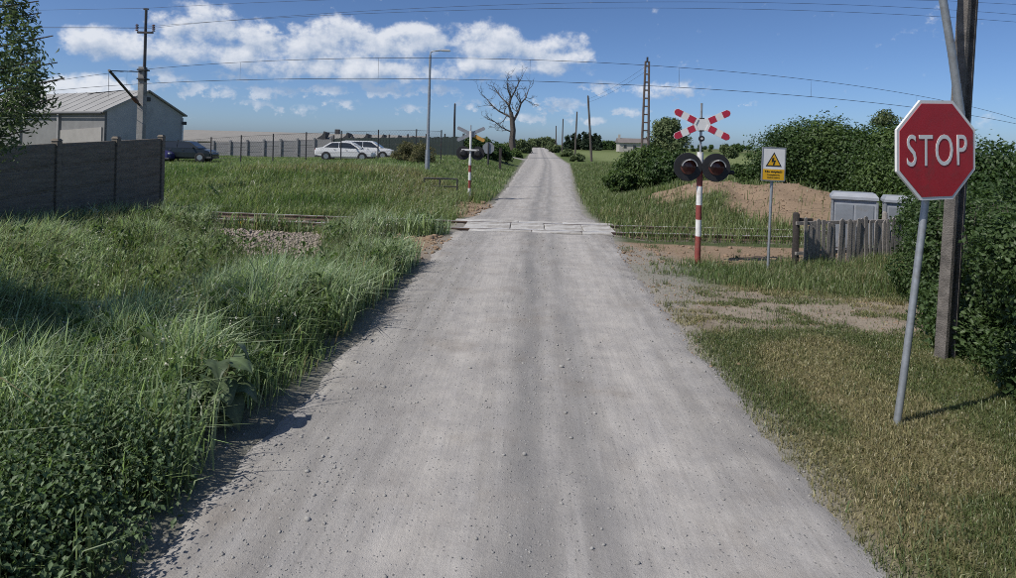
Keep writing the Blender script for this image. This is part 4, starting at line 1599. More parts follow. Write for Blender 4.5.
# ------------------------------------------------------------------ leafy things
def lobes_crown(P_lobes, n, size, tone_lo, tone_hi, seed, ratio=0.55, inner=0.45, up=0.35, jit=0.18, matname='leaves', parent=None, name='crown', spriglen=0.0):
    """leaves spread through overlapping lobes; (x, y, z, rx, ry, rz) each"""
    rng = np.random.default_rng(seed)
    lob = np.array(P_lobes, float)
    vol = (lob[:, 3] * lob[:, 4] * lob[:, 5]) ** (2 / 3)
    idx = rng.choice(len(lob), n, p=vol / vol.sum())
    d = rng.normal(size=(n, 3))
    d /= np.linalg.norm(d, axis=1, keepdims=True)
    rr = inner + (1 - inner) * rng.random(n) ** 0.6
    # ragged: shell radius varies with direction, and some leaves stand out on sprigs
    q = lob[idx]
    bump = 1 + jit * np.sin(d[:, 0] * 7 + idx) + jit * np.sin(d[:, 2] * 9 + idx * 1.7) * np.cos(d[:, 1] * 8 + idx)
    spr = rng.random(n) < 0.10
    rr = rr * bump + spr * rng.random(n) * (0.16 + spriglen)
    P = q[:, :3] + d * rr[:, None] * q[:, 3:6]
    # clumping towards twig ends
    k = max(8, n // 26)
    N = d + rng.normal(0, 0.55, (n, 3)) + np.array([0, 0, up])
    S = size * rng.uniform(0.6, 1.35, n)
    V, T = leaf_arrays(P, N, S, rng, ratio, 0.25)
    tone = np.clip(rng.normal(0.45, 0.22, n) + 0.25 * np.sin(P[:, 0] * 2.1 + P[:, 2] * 3.0 + seed) * np.cos(P[:, 1] * 1.7), 0, 1)
    C = np.array(tone_lo)[None] * (1 - tone[:, None]) + np.array(tone_hi)[None] * tone[:, None]
    C = np.clip(C * rng.uniform(0.8, 1.2, (n, 1)), 0.003, 0.9)
    return np_mesh(name, V, T, matname, np.repeat(C, 4, 0), parent)


def make_lobes(rg, rx, ry, H, z0, count, rmin, rmax):
    out = []
    for i in range(count):
        a = rg.uniform(0, 2 * math.pi)
        f = rg.random() ** 0.5
        hz = rg.uniform(0.12, 0.92)
        tap = math.sqrt(max(0.08, 1 - (2 * hz - 0.85) ** 2)) if hz > 0.42 else 0.9
        r = rg.uniform(rmin, rmax)
        out.append((math.cos(a) * f * rx * tap * 0.75, math.sin(a) * f * ry * tap * 0.75, z0 + hz * H * 0.92, r, r, r * rg.uniform(0.7, 1.0)))
    return out


def bush(name, label, cat, x, y, rx, ry, H, n, size, lo, hi, seed, group=None, lobes=None, matname='leaves', trunk_h=None, base=0.0, z=None, jit=0.18, inner=0.45, ratio=0.55, rl=(0.28, 0.5)):
    rg = random.Random(seed)
    zz = tz(x, y) if z is None else z
    t = thing(name, label, cat, (x, y, zz), 0, group)
    m = min(rx, H / 2)
    lb = make_lobes(rg, rx, ry, H - base, base, lobes or 14, m * rl[0] * 1.6, m * rl[1] * 1.6)
    lobes_crown(lb, n, size, lo, hi, seed, ratio=ratio, inner=inner, matname=matname, parent=t, jit=jit, spriglen=0.22)
    mb = MB()
    th = trunk_h or H * 0.45
    r0 = 0.03 + H * 0.012
    for k, (lx, ly, lz, *_r) in enumerate(lb[:7]):
        p0 = Vector((rg.uniform(-0.1, 0.1) * rx * (0 if base else 1), rg.uniform(-0.1, 0.1) * ry * (0 if base else 1), -0.15))
        pm = Vector((lx * 0.25, ly * 0.25, max(base * 0.7, lz * 0.45)))
        mb.tube([p0, pm, Vector((lx * 0.8, ly * 0.8, lz))], [r0, r0 * 0.6, r0 * 0.15], 5)
    mb.build('trunk', 'bark', t, True)
    return t


def hedge():
    """clipped-out-of-shape hedge that runs back from the right frame edge"""
    t = thing('hedge', 'tall dark green leafy hedge along the right edge behind the stop sign', 'hedge', (6.6, 8.0, 0))
    line = [(5.75, 4.4, 1.95), (5.75, 5.4, 1.98), (5.85, 6.4, 2.02), (6.1, 7.4, 2.03), (6.5, 8.4, 2.02), (7.0, 9.4, 1.95), (7.6, 10.4, 1.9), (8.3, 11.4, 1.85), (9.0, 12.4, 1.85)]
    rg = random.Random(21)
    lb = []
    for (x, y, h) in line:
        for k in range(9):
            z = rg.uniform(0.18, h - 0.32)
            r = rg.uniform(0.42, 0.60)
            lb.append((x - 6.6 + rg.uniform(-0.36, 0.9), y - 8.0 + rg.uniform(-0.6, 0.6), z, r, r, r * 0.9))
        for k in range(2):
            lb.append((x - 6.6 + rg.uniform(-0.5, -0.2), y - 8.0 + rg.uniform(-0.5, 0.5), rg.uniform(0.1, 0.35), 0.38, 0.45, 0.35))
    lobes_crown(lb, 150000, 0.062, (0.034, 0.062, 0.020), (0.100, 0.155, 0.055), 22, ratio=0.6, inner=0.62, parent=t, name='foliage', jit=0.12, spriglen=0.12)
    mb = MB()
    for (x, y, h) in line:
        for k in range(7):
            xx, yy = x - 6.6 + rg.uniform(-0.3, 0.9), y - 8.0 + rg.uniform(-0.5, 0.5)
            g = tz(xx + 6.6, yy + 8.0)
            mb.tube([(xx, yy, g - 0.1), (xx + rg.uniform(-0.1, 0.1), yy, h * 0.5), (xx + rg.uniform(-0.25, 0.25), yy + rg.uniform(-0.2, 0.2), h * 0.9)], [0.022, 0.015, 0.005], 5)
    mb.build('stems', 'bark', t, True)


hedge()

DK = ((0.028, 0.056, 0.018), (0.085, 0.140, 0.042))
MD = ((0.042, 0.076, 0.022), (0.120, 0.180, 0.052))
PL = ((0.080, 0.115, 0.050), (0.175, 0.210, 0.100))


def pos(px, D):
    return at(px, 150, D)[0]


grp = 'bushes behind the cabinets'
bush('bush', 'dense bush nearest the warning sign, top left of the thicket behind the cabinets', 'bush', pos(797, 28), 28, 1.5, 1.6, 3.15, 26000, 0.13, *DK, 31, grp, 22, z=0.55)
bush('bush', 'tall ragged bush with shoots on top, second of the thicket behind the cabinets', 'bush', pos(832, 27), 27, 1.7, 1.6, 3.2, 28000, 0.13, *MD, 32, grp, 24, z=0.55, jit=0.3)
bush('bush', 'broad bush right above the wide metal cabinet', 'bush', pos(868, 26), 26, 1.8, 1.6, 2.95, 28000, 0.13, *DK, 33, grp, 24, z=0.5)
bush('bush', 'bush directly behind the stop sign plate, in the thicket', 'bush', pos(908, 25), 25, 1.8, 1.6, 2.9, 26000, 0.13, *MD, 34, grp, 22, z=0.5)
bush('slender_tree', 'slender light sapling sticking up from the thicket left of the stop sign', 'tree', pos(884, 27.5), 27.5, 0.5, 0.5, 4.1, 3000, 0.11, *PL, 35, None, 8, base=2.4, z=0.4, jit=0.3)
bush('bush', 'lower bush filling the thicket above the narrower cabinet', 'bush', pos(893, 21), 21, 1.3, 1.2, 2.2, 18000, 0.11, *MD, 36, grp, 18, z=0.2)
bush('bush', 'dark bush behind the hedge just right of the concrete pole', 'bush', pos(992, 16), 16, 1.7, 1.6, 2.75, 26000, 0.11, *DK, 37, grp, 22, z=0.0)
bush('bush', 'dark bush behind the hedge at the right edge of the picture', 'bush', pos(1034, 14), 14, 1.4, 1.5, 2.45, 20000, 0.10, *DK, 38, grp, 20, z=0.0)
bush('bush', 'bush low on the right behind the concrete pole and the stop sign', 'bush', pos(950, 18), 18, 1.7, 1.5, 2.6, 22000, 0.11, *MD, 39, grp, 20, z=0.0)
bush('bush', 'small low bush left of the warning sign behind the earth heap', 'bush', pos(750, 31), 31, 1.4, 1.2, 1.4, 12000, 0.12, *MD, 40, None, 12)

bush('leafy_bush', 'large leafy green bush right of the road beyond the crossing', 'bush', pos(646, 31), 31, 1.55, 1.5, 2.1, 22000, 0.15, *MD, 41, 'bushes right of the road', 20, z=0.25)
bush('leafy_bush', 'bush directly behind the round black lamp boards', 'bush', pos(679, 29), 29, 1.3, 1.3, 1.95, 20000, 0.15, *DK, 42, 'bushes right of the road', 18, z=0.35)
bush('leafy_bush', 'small low bush at the road side edge of the large leafy bush', 'bush', pos(622, 30), 30, 0.8, 0.9, 1.1, 9000, 0.14, *MD, 43, 'bushes right of the road', 10, z=0.2)
bush('round_tree', 'pale round-headed tree behind the red and white signal', 'tree', pos(668, 80), 80, 2.3, 2.2, 5.6, 12000, 0.34, *PL, 44, None, 18, base=1.6, z=0.5, matname='far_leaves')
bush('small_tree', 'tiny far tree on the field edge right of the lamp boards', 'tree', pos(729, 150), 150, 2.2, 2, 3.2, 2500, 0.5, *PL, 45, None, 8, base=0.6, matname='far_leaves')


# ------------------------------------------------------------------ tree at the left edge
def build_left_tree():
    x, y = -6.9, 5.2
    t = thing('leafy_tree', 'tree with narrow hanging leaves at the upper left edge above the concrete fence', 'tree', (x, y, tz(x, y)))
    rg = random.Random(77)
    lb = []
    for i in range(46):
        a = rg.uniform(0, 6.28)
        f = rg.random() ** 0.6 * 1.75
        z = rg.uniform(1.5, 4.2)
        r = rg.uniform(0.22, 0.42)
        k = 1 - abs(z - 3.0) / 4.5
        lb.append((math.cos(a) * f * k, math.sin(a) * f * k, z, r, r, r * 1.15))
    # sprays that hang into view on the right
    for (px, py) in ((22, 20), (30, 45), (18, 70), (38, 70), (26, 95), (12, 115), (34, 108), (8, 140), (20, 8), (40, 88), (3, 60)):
        dd = 5.5 + rg.uniform(0, 0.9)
        xx, zz = at(px - 8, py, dd)
        lb.append((xx - x, dd - y, zz - tz(x, y), 0.16, 0.22, 0.25))
    for i in range(34):
        lb.append((-1.1 + rg.uniform(-1.1, 0.9), 0.9 + rg.uniform(-0.9, 1.0), rg.uniform(2.9, 5.3), rg.uniform(0.3, 0.5), rg.uniform(0.3, 0.5), rg.uniform(0.3, 0.5)))
    lobes_crown(lb, 72000, 0.070, (0.065, 0.100, 0.045), (0.175, 0.220, 0.120), 79, ratio=0.26, inner=0.2, up=0.1, parent=t, name='crown', jit=0.3, spriglen=0.25)
    mb = MB()
    mb.tube([(0, 0, -0.2), (0.03, 0.02, 0.9), (-0.05, 0.05, 1.8), (0.02, 0, 2.9), (0.0, 0.05, 4.2)], [0.16, 0.13, 0.11, 0.07, 0.02], 9)
    for (lx, ly, lz, *_r) in lb:
        z0 = max(1.1, min(3.4, lz - 0.8))
        mb.tube([(0, 0.02, z0), (lx * 0.5, ly * 0.5, z0 + (lz - z0) * 0.6), (lx * 1.1, ly * 1.1, lz + 0.1)], [0.035, 0.02, 0.006], 5)
    mb.build('trunk', 'bark', t, True)


build_left_tree()


# ------------------------------------------------------------------ burdock by the road
def build_burdock():
    x, y = -2.38, 5.15
    z0 = tz(x, y)
    t = thing('burdock', 'burdock plant with big drooping leaves at the left road edge', 'plant', (x, y, z0))
    rg = random.Random(12)
    m = foliage_mat('burdock_leaf', 0.5, 0.18, 0.4)
    specs = [(-0.2, 0.50, 0.26), (0.7, 0.40, 0.27), (-0.75, 0.36, 0.31), (-1.25, 0.26, 0.30), (-1.75, 0.34, 0.27), (-0.35, 0.22, 0.29), (1.5, 0.40, 0.25), (2.6, 0.42, 0.24),
             (-2.3, 0.27, 0.26), (3.3, 0.36, 0.24), (0.25, 0.28, 0.25), (-1.0, 0.52, 0.20), (-0.5, 0.12, 0.24), (-1.5, 0.14, 0.25), (0.2, 0.62, 0.16)]
    for (a, h, L) in specs:
        a += rg.uniform(-0.2, 0.2)
        d = Vector((math.cos(a), math.sin(a), 0))
        sd = Vector((-math.sin(a), math.cos(a), 0))
        st = d * rg.uniform(0.06, 0.16) + Vector((0, 0, h))
        # leaf: heart outline with a wavy rim, arched over and cupped along the midrib
        nu, nv = 12, 9
        V, T, C = [], [], []
        tone = rg.uniform(0.65, 1.35)
        ph, dr, tw = rg.uniform(0, 6), rg.uniform(0.55, 1.25), rg.uniform(-0.35, 0.35)
        for i in range(nu + 1):
            f = i / nu
            wd = L * 0.42 * (math.sin(math.pi * (0.16 + 0.84 * f) ** 0.72) ** 0.75 + 0.01)
            for j in range(nv):
                g = (j / (nv - 1) - 0.5) * 2
                wave = 0.05 * L * abs(g) ** 2 * math.sin(11 * f + ph + 2.5 * g) + 0.02 * L * math.sin(5 * g + ph)
                back = -0.10 * L * abs(g) * (1 - f) ** 2
                p = st + d * (L * (f * (1 - 0.25 * dr * f)) + back) + sd * (wd * g * (1 + 0.05 * math.sin(17 * f + ph)))
                p += Vector((0, 0, L * (0.16 * f - dr * f * f) + 0.14 * abs(g) * wd - tw * g * wd + wave - 0.004 * (j == 4)))
                V.append(p[:])
                vein = 1.35 if j == 4 else (1.12 if (i + abs(j - 4)) % 3 == 0 else 0.95)
                C.append([q * tone * vein for q in (0.105, 0.145, 0.072)])
        for i in range(nu):
            for j in range(nv - 1):
                q = i * nv + j
                T.append((q, q + 1, q + nv + 1, q + nv))
        lf = np_mesh('leaf', np.array(V), np.array(T), m, np.array(C), t, smooth=True)
        MB().tube([(0, 0, -0.05), d * 0.08 + Vector((0, 0, h * 0.6)), st + d * 0.02], [0.012, 0.009, 0.006], 5).build('stalk', 'leaf_stalk', lf, True)


mat('leaf_stalk', (0.11, 0.12, 0.06), 0.6, var=0.2)
build_burdock()


# ------------------------------------------------------------------ concrete panel fence, left
def build_concrete_fence():
    t = thing('panel_fence', 'dark grey concrete panel fence in shade at the left edge', 'fence', (-9.5, 17.0, 0))
    rg = random.Random(5)
    post = None
    slab = None
    n = 6
    for k in range(n + 1):
        y = -2.04 * k
        x = 0.05 * k
        top = 2.41 - 0.065 * k
        mb = MB()
        H = 2.75
        mb.box((0, 0, top + 0.02 - H / 2), (0.15, 0.14, H), bev=0.012)
        mb.box((0, 0, top + 0.045), (0.17, 0.16, 0.05), top=0.6)
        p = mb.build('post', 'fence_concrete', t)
        p.location = (x, y, 0)
        if k == n:
            break
        for j in range(5):
            z = top - 0.03 - 0.25 - 0.5 * j - 0.0325
            if slab is None:
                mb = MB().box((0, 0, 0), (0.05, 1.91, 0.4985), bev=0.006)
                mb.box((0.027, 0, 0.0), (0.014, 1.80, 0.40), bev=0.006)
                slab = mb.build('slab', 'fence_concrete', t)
                o = slab
            else:
                o = share(slab, 'slab', t)
            o.location = (x + 0.025, y - 1.02, z)
            o.rotation_euler = (math.atan(0.0325) * 1.0, rg.uniform(-0.006, 0.006), math.atan(0.05 / 2.04))


build_concrete_fence()


# ------------------------------------------------------------------ overhead line mast and wires
def build_mast():
    D = 22.4
    x, _ = at(141, 140, D)
    z0 = tz(x, D)
    t = thing('catenary_mast', 'concrete railway mast with thin steel top and angled cantilever at left', 'mast', (x, D, z0))
    Z = lambda py: at(143, py, D)[1] - z0
    X = lambda px, py, d=D: at(px, py, d)[0] - x
    mb = MB()
    h1 = Z(67)
    mb.box((0, 0, h1 / 2 - 0.2), (0.23, 0.26, h1 + 0.4), top=0.85, bev=0.0)
    mb.build('concrete_post', 'concrete', t)
    mb = MB().tube([(0.07, -0.02, Z(82)), (0.075, -0.02, Z(10))], [0.055, 0.045], 8)
    mb.build('steel_top', 'dark_steel', t)
    for py in (70, 79):
        MB().box((0.03, -0.02, Z(py)), (0.30, 0.30, 0.05)).build('strap', 'dark_steel', t)
    arm = MB().box((0.08, -0.05, Z(32.5)), (0.56, 0.06, 0.07)).build('crossarm', 'dark_steel', t)
    for sx in (-0.22, 0.38):
        mb = MB()
        for q in range(4):
            mb.tube([(sx, -0.05, Z(31) + q * 0.065), (sx, -0.05, Z(31) + q * 0.065 + 0.04)], [0.06, 0.035], 8)
        mb.build('insulator', 'insulator', arm)
    MB().box((0.075, -0.02, Z(9)), (0.18, 0.05, 0.05)).build('top_clamp', 'dark_steel', t)
    # cantilever towards the track
    ty = 19.9
    ex, ez = at(109, 70, 20.2)
    foot = Vector((-0.02, -0.12, Z(105)))
    tip = Vector((ex - x, 20.2 - D, ez - z0))
    MB().tube([foot, tip], 0.042, 8).build('cantilever_tube', 'dark_steel', t)
    MB().tube([Vector((0, -0.1, Z(72))), tip + Vector((0, 0, -0.02))], 0.018, 6).build('tie_rod', 'dark_steel', t)
    mb = MB()
    a, b = foot, tip
    for q in range(5):
        p = a.lerp(b, 0.10 + 0.03 * q)
        mb.tube([p, a.lerp(b, 0.10 + 0.03 * q + 0.018)], [0.075, 0.05], 8)
    mb.build('insulator', 'insulator', t)
    MB().tube([foot.lerp(tip, 0.45), Vector((tip.x - 0.35, tip.y - 0.1, foot.z + 0.25)), Vector((tip.x - 0.6, tip.y - 0.1, foot.z + 0.2))], 0.015, 6).build('steady_arm', 'dark_steel', t)
    MB().tube([tip, Vector((tip.x, tip.y, tip.z - 0.9))], 0.006, 5).build('dropper', 'wire_mat', t)


def wire_line(pts, r=0.012):
    return MB().tube(pts, r, 5)


def build_overhead():
    t = thing('overhead_line', 'railway contact and messenger wires spanning the road', 'overhead wires', (0, 18.6, 0))
    X = np.linspace(-30, 34, 60)

    def wy(x):
        return 18.6 + 0.016 * (x - 0.0) ** 2 * (1 if abs(x) < 16 else 1)

    def path(zc, k):
        out = []
        for x in X:
            zz = zc - k * x * x
            out.append((x, wy(x) - 18.6, zz))
        return out
    c = path(4.38, 0.0012)
    m = path(5.02, 0.0022)
    MB().tube(c, 0.008, 5).build('contact_wire', 'wire_mat', t)
    mw = MB().tube(m, 0.007, 5).build('messenger_wire', 'wire_mat', t)
    for x in np.arange(-27, 33, 4.6):
        zc = 4.38 - 0.0012 * x * x
        zm = 5.02 - 0.0022 * x * x
        if zm - zc > 0.03:
            MB().tube([(x, wy(x) - 18.6, zc), (x, wy(x) - 18.6, zm)], 0.0035, 4).build('dropper', 'wire_mat', mw)
    # feeder wires on the mast tops
    D = 22.4
    xm = at(143, 31, D)[0]
    zm = at(143, 28, D)[1]
    for k, (dx, dz, lab) in enumerate(((-0.22, 0.0, 'lower thin feeder wire from the mast crossarm across the sky'), (0.38, 0.22, 'upper thin feeder wire from the mast crossarm across the sky'))):
        w = thing('feeder_wire', lab, 'wire', (xm + dx, D - 0.05, zm), 0, 'feeder wires over the crossing')
        pts = []
        for f in np.linspace(0, 1, 40):
            x = f * 48
            yy = -4.0 * math.sin(math.pi * min(1, f * 1.0)) + 2.0 * f
            zz = (0.66 + dz * 1.0) * math.sin(math.pi * f) ** 0.8 - 0.2 * f
            pts.append((x, yy, zz))
        lf = [(-x, 0.02 * x, -0.012 * x - 0.0016 * x * x) for x in (18, 12, 8, 4, 2)]
        MB().tube(lf + pts, 0.005, 4).build('wire', 'wire_mat', w)
    zt = at(145, 8, D)[1]
    w = thing('earth_wire', 'thin wire running from the very top of the railway mast', 'wire', (xm + 0.075, D, zt))
    pts = [(-x, 0.0, -0.03 * x - 0.0035 * x * x) for x in (18, 12, 8, 4)] + [(0, 0, 0)] + [(x, -0.12 * x + 0.0025 * x * x, 0.055 * x - 0.0011 * x * x) for x in (4, 8, 14, 20, 28, 36, 44, 50)]
    MB().tube(pts, 0.005, 4).build('wire', 'wire_mat', w)


build_mast()
build_overhead()


# ------------------------------------------------------------------ street lamp, railing, posts
def build_lamp():
    D = 32.5
    x, _ = at(427, 178, D)
    z0 = tz(x, D)
    t = thing('street_lamp', 'tall slim grey street lamp left of the road with short arm', 'street lamp', (x, D, z0))
    Z = lambda py: at(430, py, D)[1] - z0
    MB().tube([(0, 0, -0.3), (0, 0, Z(150))], [0.13, 0.12], 12).build('base_tube', 'galvanised', t, True)
    MB().tube([(0, 0, Z(150)), (0, 0, Z(55))], [0.085, 0.06], 10).build('pole', 'galvanised', t, True)
    h = Z(51)
    MB().tube([(0, 0, Z(56)), (0.02, 0, h - 0.05), (0.15, -0.02, h), (0.55, -0.05, h + 0.05), (0.62, -0.05, h + 0.05)], 0.035, 8).build('arm', 'galvanised', t, True)
    hd = MB()
    hd.box((0.82, -0.06, h + 0.06), (0.52, 0.2, 0.09), top=0.7, bev=0.0)
    o = hd.build('lamp_head', 'galvanised', t)
    MB().box((0.84, -0.06, h + 0.005), (0.36, 0.15, 0.03), bev=0.008).build('lens', 'lamp_clear', o)


def build_railing():
    D = 26.3
    x0, _ = at(424, 190, D)
    x1, _ = at(457, 190, D)
    xm = (x0 + x1) / 2
    z0 = tz(xm, D)
    ztop = at(440, 178.5, D)[1] - z0
    t = thing('pipe_railing', 'low dark pipe railing in the grass below the street lamp', 'railing', (xm, D, z0))
    w = (x1 - x0) / 2
    MB().tube([(-w, 0, ztop), (w, 0, ztop)], 0.035, 8).build('top_rail', 'dark_steel', t)
    MB().tube([(-w, 0, ztop * 0.5), (w, 0, ztop * 0.5)], 0.025, 8).build('lower_rail', 'dark_steel', t)
    for f in (-1, -0.05, 1):
        MB().tube([(w * f, 0, -0.2), (w * f, 0, ztop)], 0.035, 8).build('post', 'dark_steel', t)


def build_small_posts():
    D = 52
    x, z = at(488.5, 148, D)
    g = tz(x, D)
    t = thing('road_sign', 'grey back of a round-cornered road sign behind the far crossing signal', 'road sign', (x, D, g))
    rr = 0.52
    p = MB().prism(octagon(rr), 0.02).build('plate', 'sign_back', t)
    p.location = (0, 0.05, z - g)
    MB().tube([(0, 0, -0.2), (0, 0, z - g + 0.45)], 0.07, 8).build('post', 'dark_steel', t)
    x, z = at(500.5, 148, D)
    g = tz(x, D)
    t = thing('marker_post', 'short dark post right of the grey sign back by the road', 'post', (x, D, g))
    MB().box((0, 0, (z - g) / 2 - 0.1), (0.22, 0.18, z - g + 0.2), bev=0.02).build('shaft', 'dark_wood', t)
    MB().box((0, 0, z - g + 0.01), (0.25, 0.21, 0.05), bev=0.01).build('cap', 'dark_wood', t)


build_lamp()
build_railing()
build_small_posts()


# ------------------------------------------------------------------ poles along the road
def wood_pole(pxb, pyt, pxt, D, label, r=0.14, arm=False, z=None):
    x, _ = at(pxb, 150, D)
    xt, zt = at(pxt, pyt, D)
    g = tz(x, D)
    t = thing('wooden_pole', label, 'pole', (x, D, g), 0, 'bare poles right of the road')
    H = zt - g
    dx = xt - x
    MB().tube([(0, 0, -0.3), (dx * 0.5, 0, H * 0.5), (dx, 0, H)], [r, r * 0.85, r * 0.7], 7).build('shaft', 'pole_wood', t, True)
    MB().tube([(dx, 0, H - 0.02), (dx, 0, H + 0.12)], [r * 0.75, r * 0.3], 7).build('cap', 'dark_steel', t)


wood_pole(592, 96, 588, 92, 'nearest and tallest leaning wooden pole right of the road', 0.19)
wood_pole(575, 112, 577, 120, 'second leaning wooden pole right of the road', 0.19)
wood_pole(562, 119, 563, 150, 'third wooden pole right of the road', 0.18)
wood_pole(556, 126, 556, 185, 'farthest wooden pole right of the road', 0.2)


def build_lattice():
    D = 60
    x, _ = at(645, 150, D)
    g = tz(x, D)
    H = at(644, 61, D)[1] - g
    t = thing('lattice_pole', 'tall ladder-like concrete lattice pole right of the road', 'pole', (x, D, g))
    w = lambda z: 0.36 - 0.19 * z / H
    for sx in (-1, 1):
        MB().tube([(sx * w(0), 0, -0.3), (sx * w(H) * 1.0, 0, H)], [0.13, 0.10], 6).build('leg', 'lattice_mat', t)
    z = 0.5
    while z < H:
        MB().box((0, 0, z), (2 * w(z) + 0.02, 0.14, 0.13)).build('rung', 'lattice_mat', t)
        z += 0.78
    MB().box((0, 0, H + 0.15), (0.16, 0.16, 0.5)).build('top_spike', 'dark_steel', t)
    # wires towards the wooden pole
    nx, nz = at(588, 97, 92)
    for k, dz in enumerate((0.0, 0.5)):
        wv = thing('service_wire', ('lower' if k else 'upper') + ' thin wire from the lattice pole down to the nearest wooden pole', 'wire', (x, D, g + H - 0.4 - dz))
        e = Vector((nx - x, 92 - D, nz - (g + H - 0.4 - dz) - 0.3 - 0.5 * k))
        MB().tube([Vector((0, 0, 0)), e * 0.25 - Vector((0, 0, 0.25)), e * 0.5 - Vector((0, 0, 0.33)), e * 0.75 - Vector((0, 0, 0.25)), e], 0.012, 4).build('wire', 'wire_mat', wv)


build_lattice()
x_, z_ = at(455, 104, 62)
t_ = thing('thin_pole', 'thin dark pole between the street lamp and the dead tree', 'pole', (x_, 62, tz(x_, 62)))
MB().tube([(0, 0, -0.2), (0, 0, z_ - tz(x_, 62))], [0.13, 0.09], 8).build('shaft', 'dark_steel', t_, True)
MB().tube([(0, 0, z_ - tz(x_, 62) - 0.02), (0, 0, z_ - tz(x_, 62) + 0.1)], [0.1, 0.04], 8).build('cap', 'dark_steel', t_)


# ------------------------------------------------------------------ dead tree
def build_dead_tree():
    D = 106
    x, _ = at(512, 150, D)
    g = tz(x, D)
    t = thing('dead_tree', 'bare leafless dead tree beside the road in the distance', 'tree', (x, D, g))
    rg = random.Random(19)

    def P(px, py, dy=0.0):
        a, b = at(px, py, D)
        return Vector((a - x, dy, b - g))
    trunk = [P(512, 165), P(512.5, 150), P(512, 140), P(513, 130), P(512, 120), P(511, 112)]
    mb = MB()
    mb.tube(trunk, [0.90, 0.62, 0.54, 0.48, 0.42, 0.33], 9)
    mb.build('trunk', 'dead_bark', t, True)

    def twigs(mb, p, d, L, r, depth):
        """forking fine branches"""
        if depth == 0 or r < 0.012:
            return
        pts = [p]
        q = p
        dd = d.normalized()
        for i in range(3):
            dd = (dd + Vector((rg.gauss(0, 0.22), rg.gauss(0, 0.22), rg.gauss(0.05, 0.16)))).normalized()
            q = q + dd * (L / 3)
            pts.append(q)
        mb.tube(pts, [r, r * 0.85, r * 0.65, r * 0.45], 4)
        for k in range(rg.choice((2, 2, 3))):
            s = pts[rg.choice((1, 2, 3))]
            nd = (dd + Vector((rg.gauss(0, 0.75), rg.gauss(0, 0.75), rg.gauss(0.18, 0.5)))).normalized()
            twigs(mb, s, nd, L * rg.uniform(0.55, 0.82), r * 0.6, depth - 1)
    # limbs read off the photograph's silhouette
    limbs = [([(511, 113), (509, 106), (511, 98), (508, 90), (507, 82)], 0.24, -0.3),
             ([(513, 122), (518, 112), (521, 103), (526, 97), (529, 88)], 0.22, 0.4),
             ([(512, 118), (505, 114), (499, 111), (493, 106), (487, 99), (481, 93)], 0.19, 0.2),
             ([(512, 132), (507, 130), (501, 127), (495, 122), (489, 118)], 0.14, -0.4),
             ([(509, 104), (503, 99), (498, 93), (494, 86)], 0.15, 0.5),
             ([(511, 98), (515, 91), (518, 84), (522, 77)], 0.15, -0.2),
             ([(521, 104), (517, 97), (514, 90)], 0.11, 0.3),
             ([(507, 115), (504, 120), (501, 123)], 0.10, -0.2),
             ([(524, 99), (528, 101), (531, 104)], 0.08, -0.2)]
    for (pp, r, dy) in limbs:
        mb = MB()
        pts = [P(a, b, dy * i * 1.1) for i, (a, b) in enumerate(pp)]
        n = len(pts)
        r *= 1.05
        rad = [r * (1 - 0.72 * i / (n - 1)) for i in range(n)]
        mb.tube(pts, rad, 6)
        for i in range(1, n):
            for k in range(2):
                d = (pts[i] - pts[i - 1]).normalized() + Vector((rg.gauss(0, 0.6), rg.gauss(0, 0.6), rg.gauss(0.1, 0.4)))
                twigs(mb, pts[i], d, rg.uniform(1.0, 1.6), rad[i] * 0.38 + 0.018, 4)
        mb.build('branch', 'dead_bark', t)


build_dead_tree()


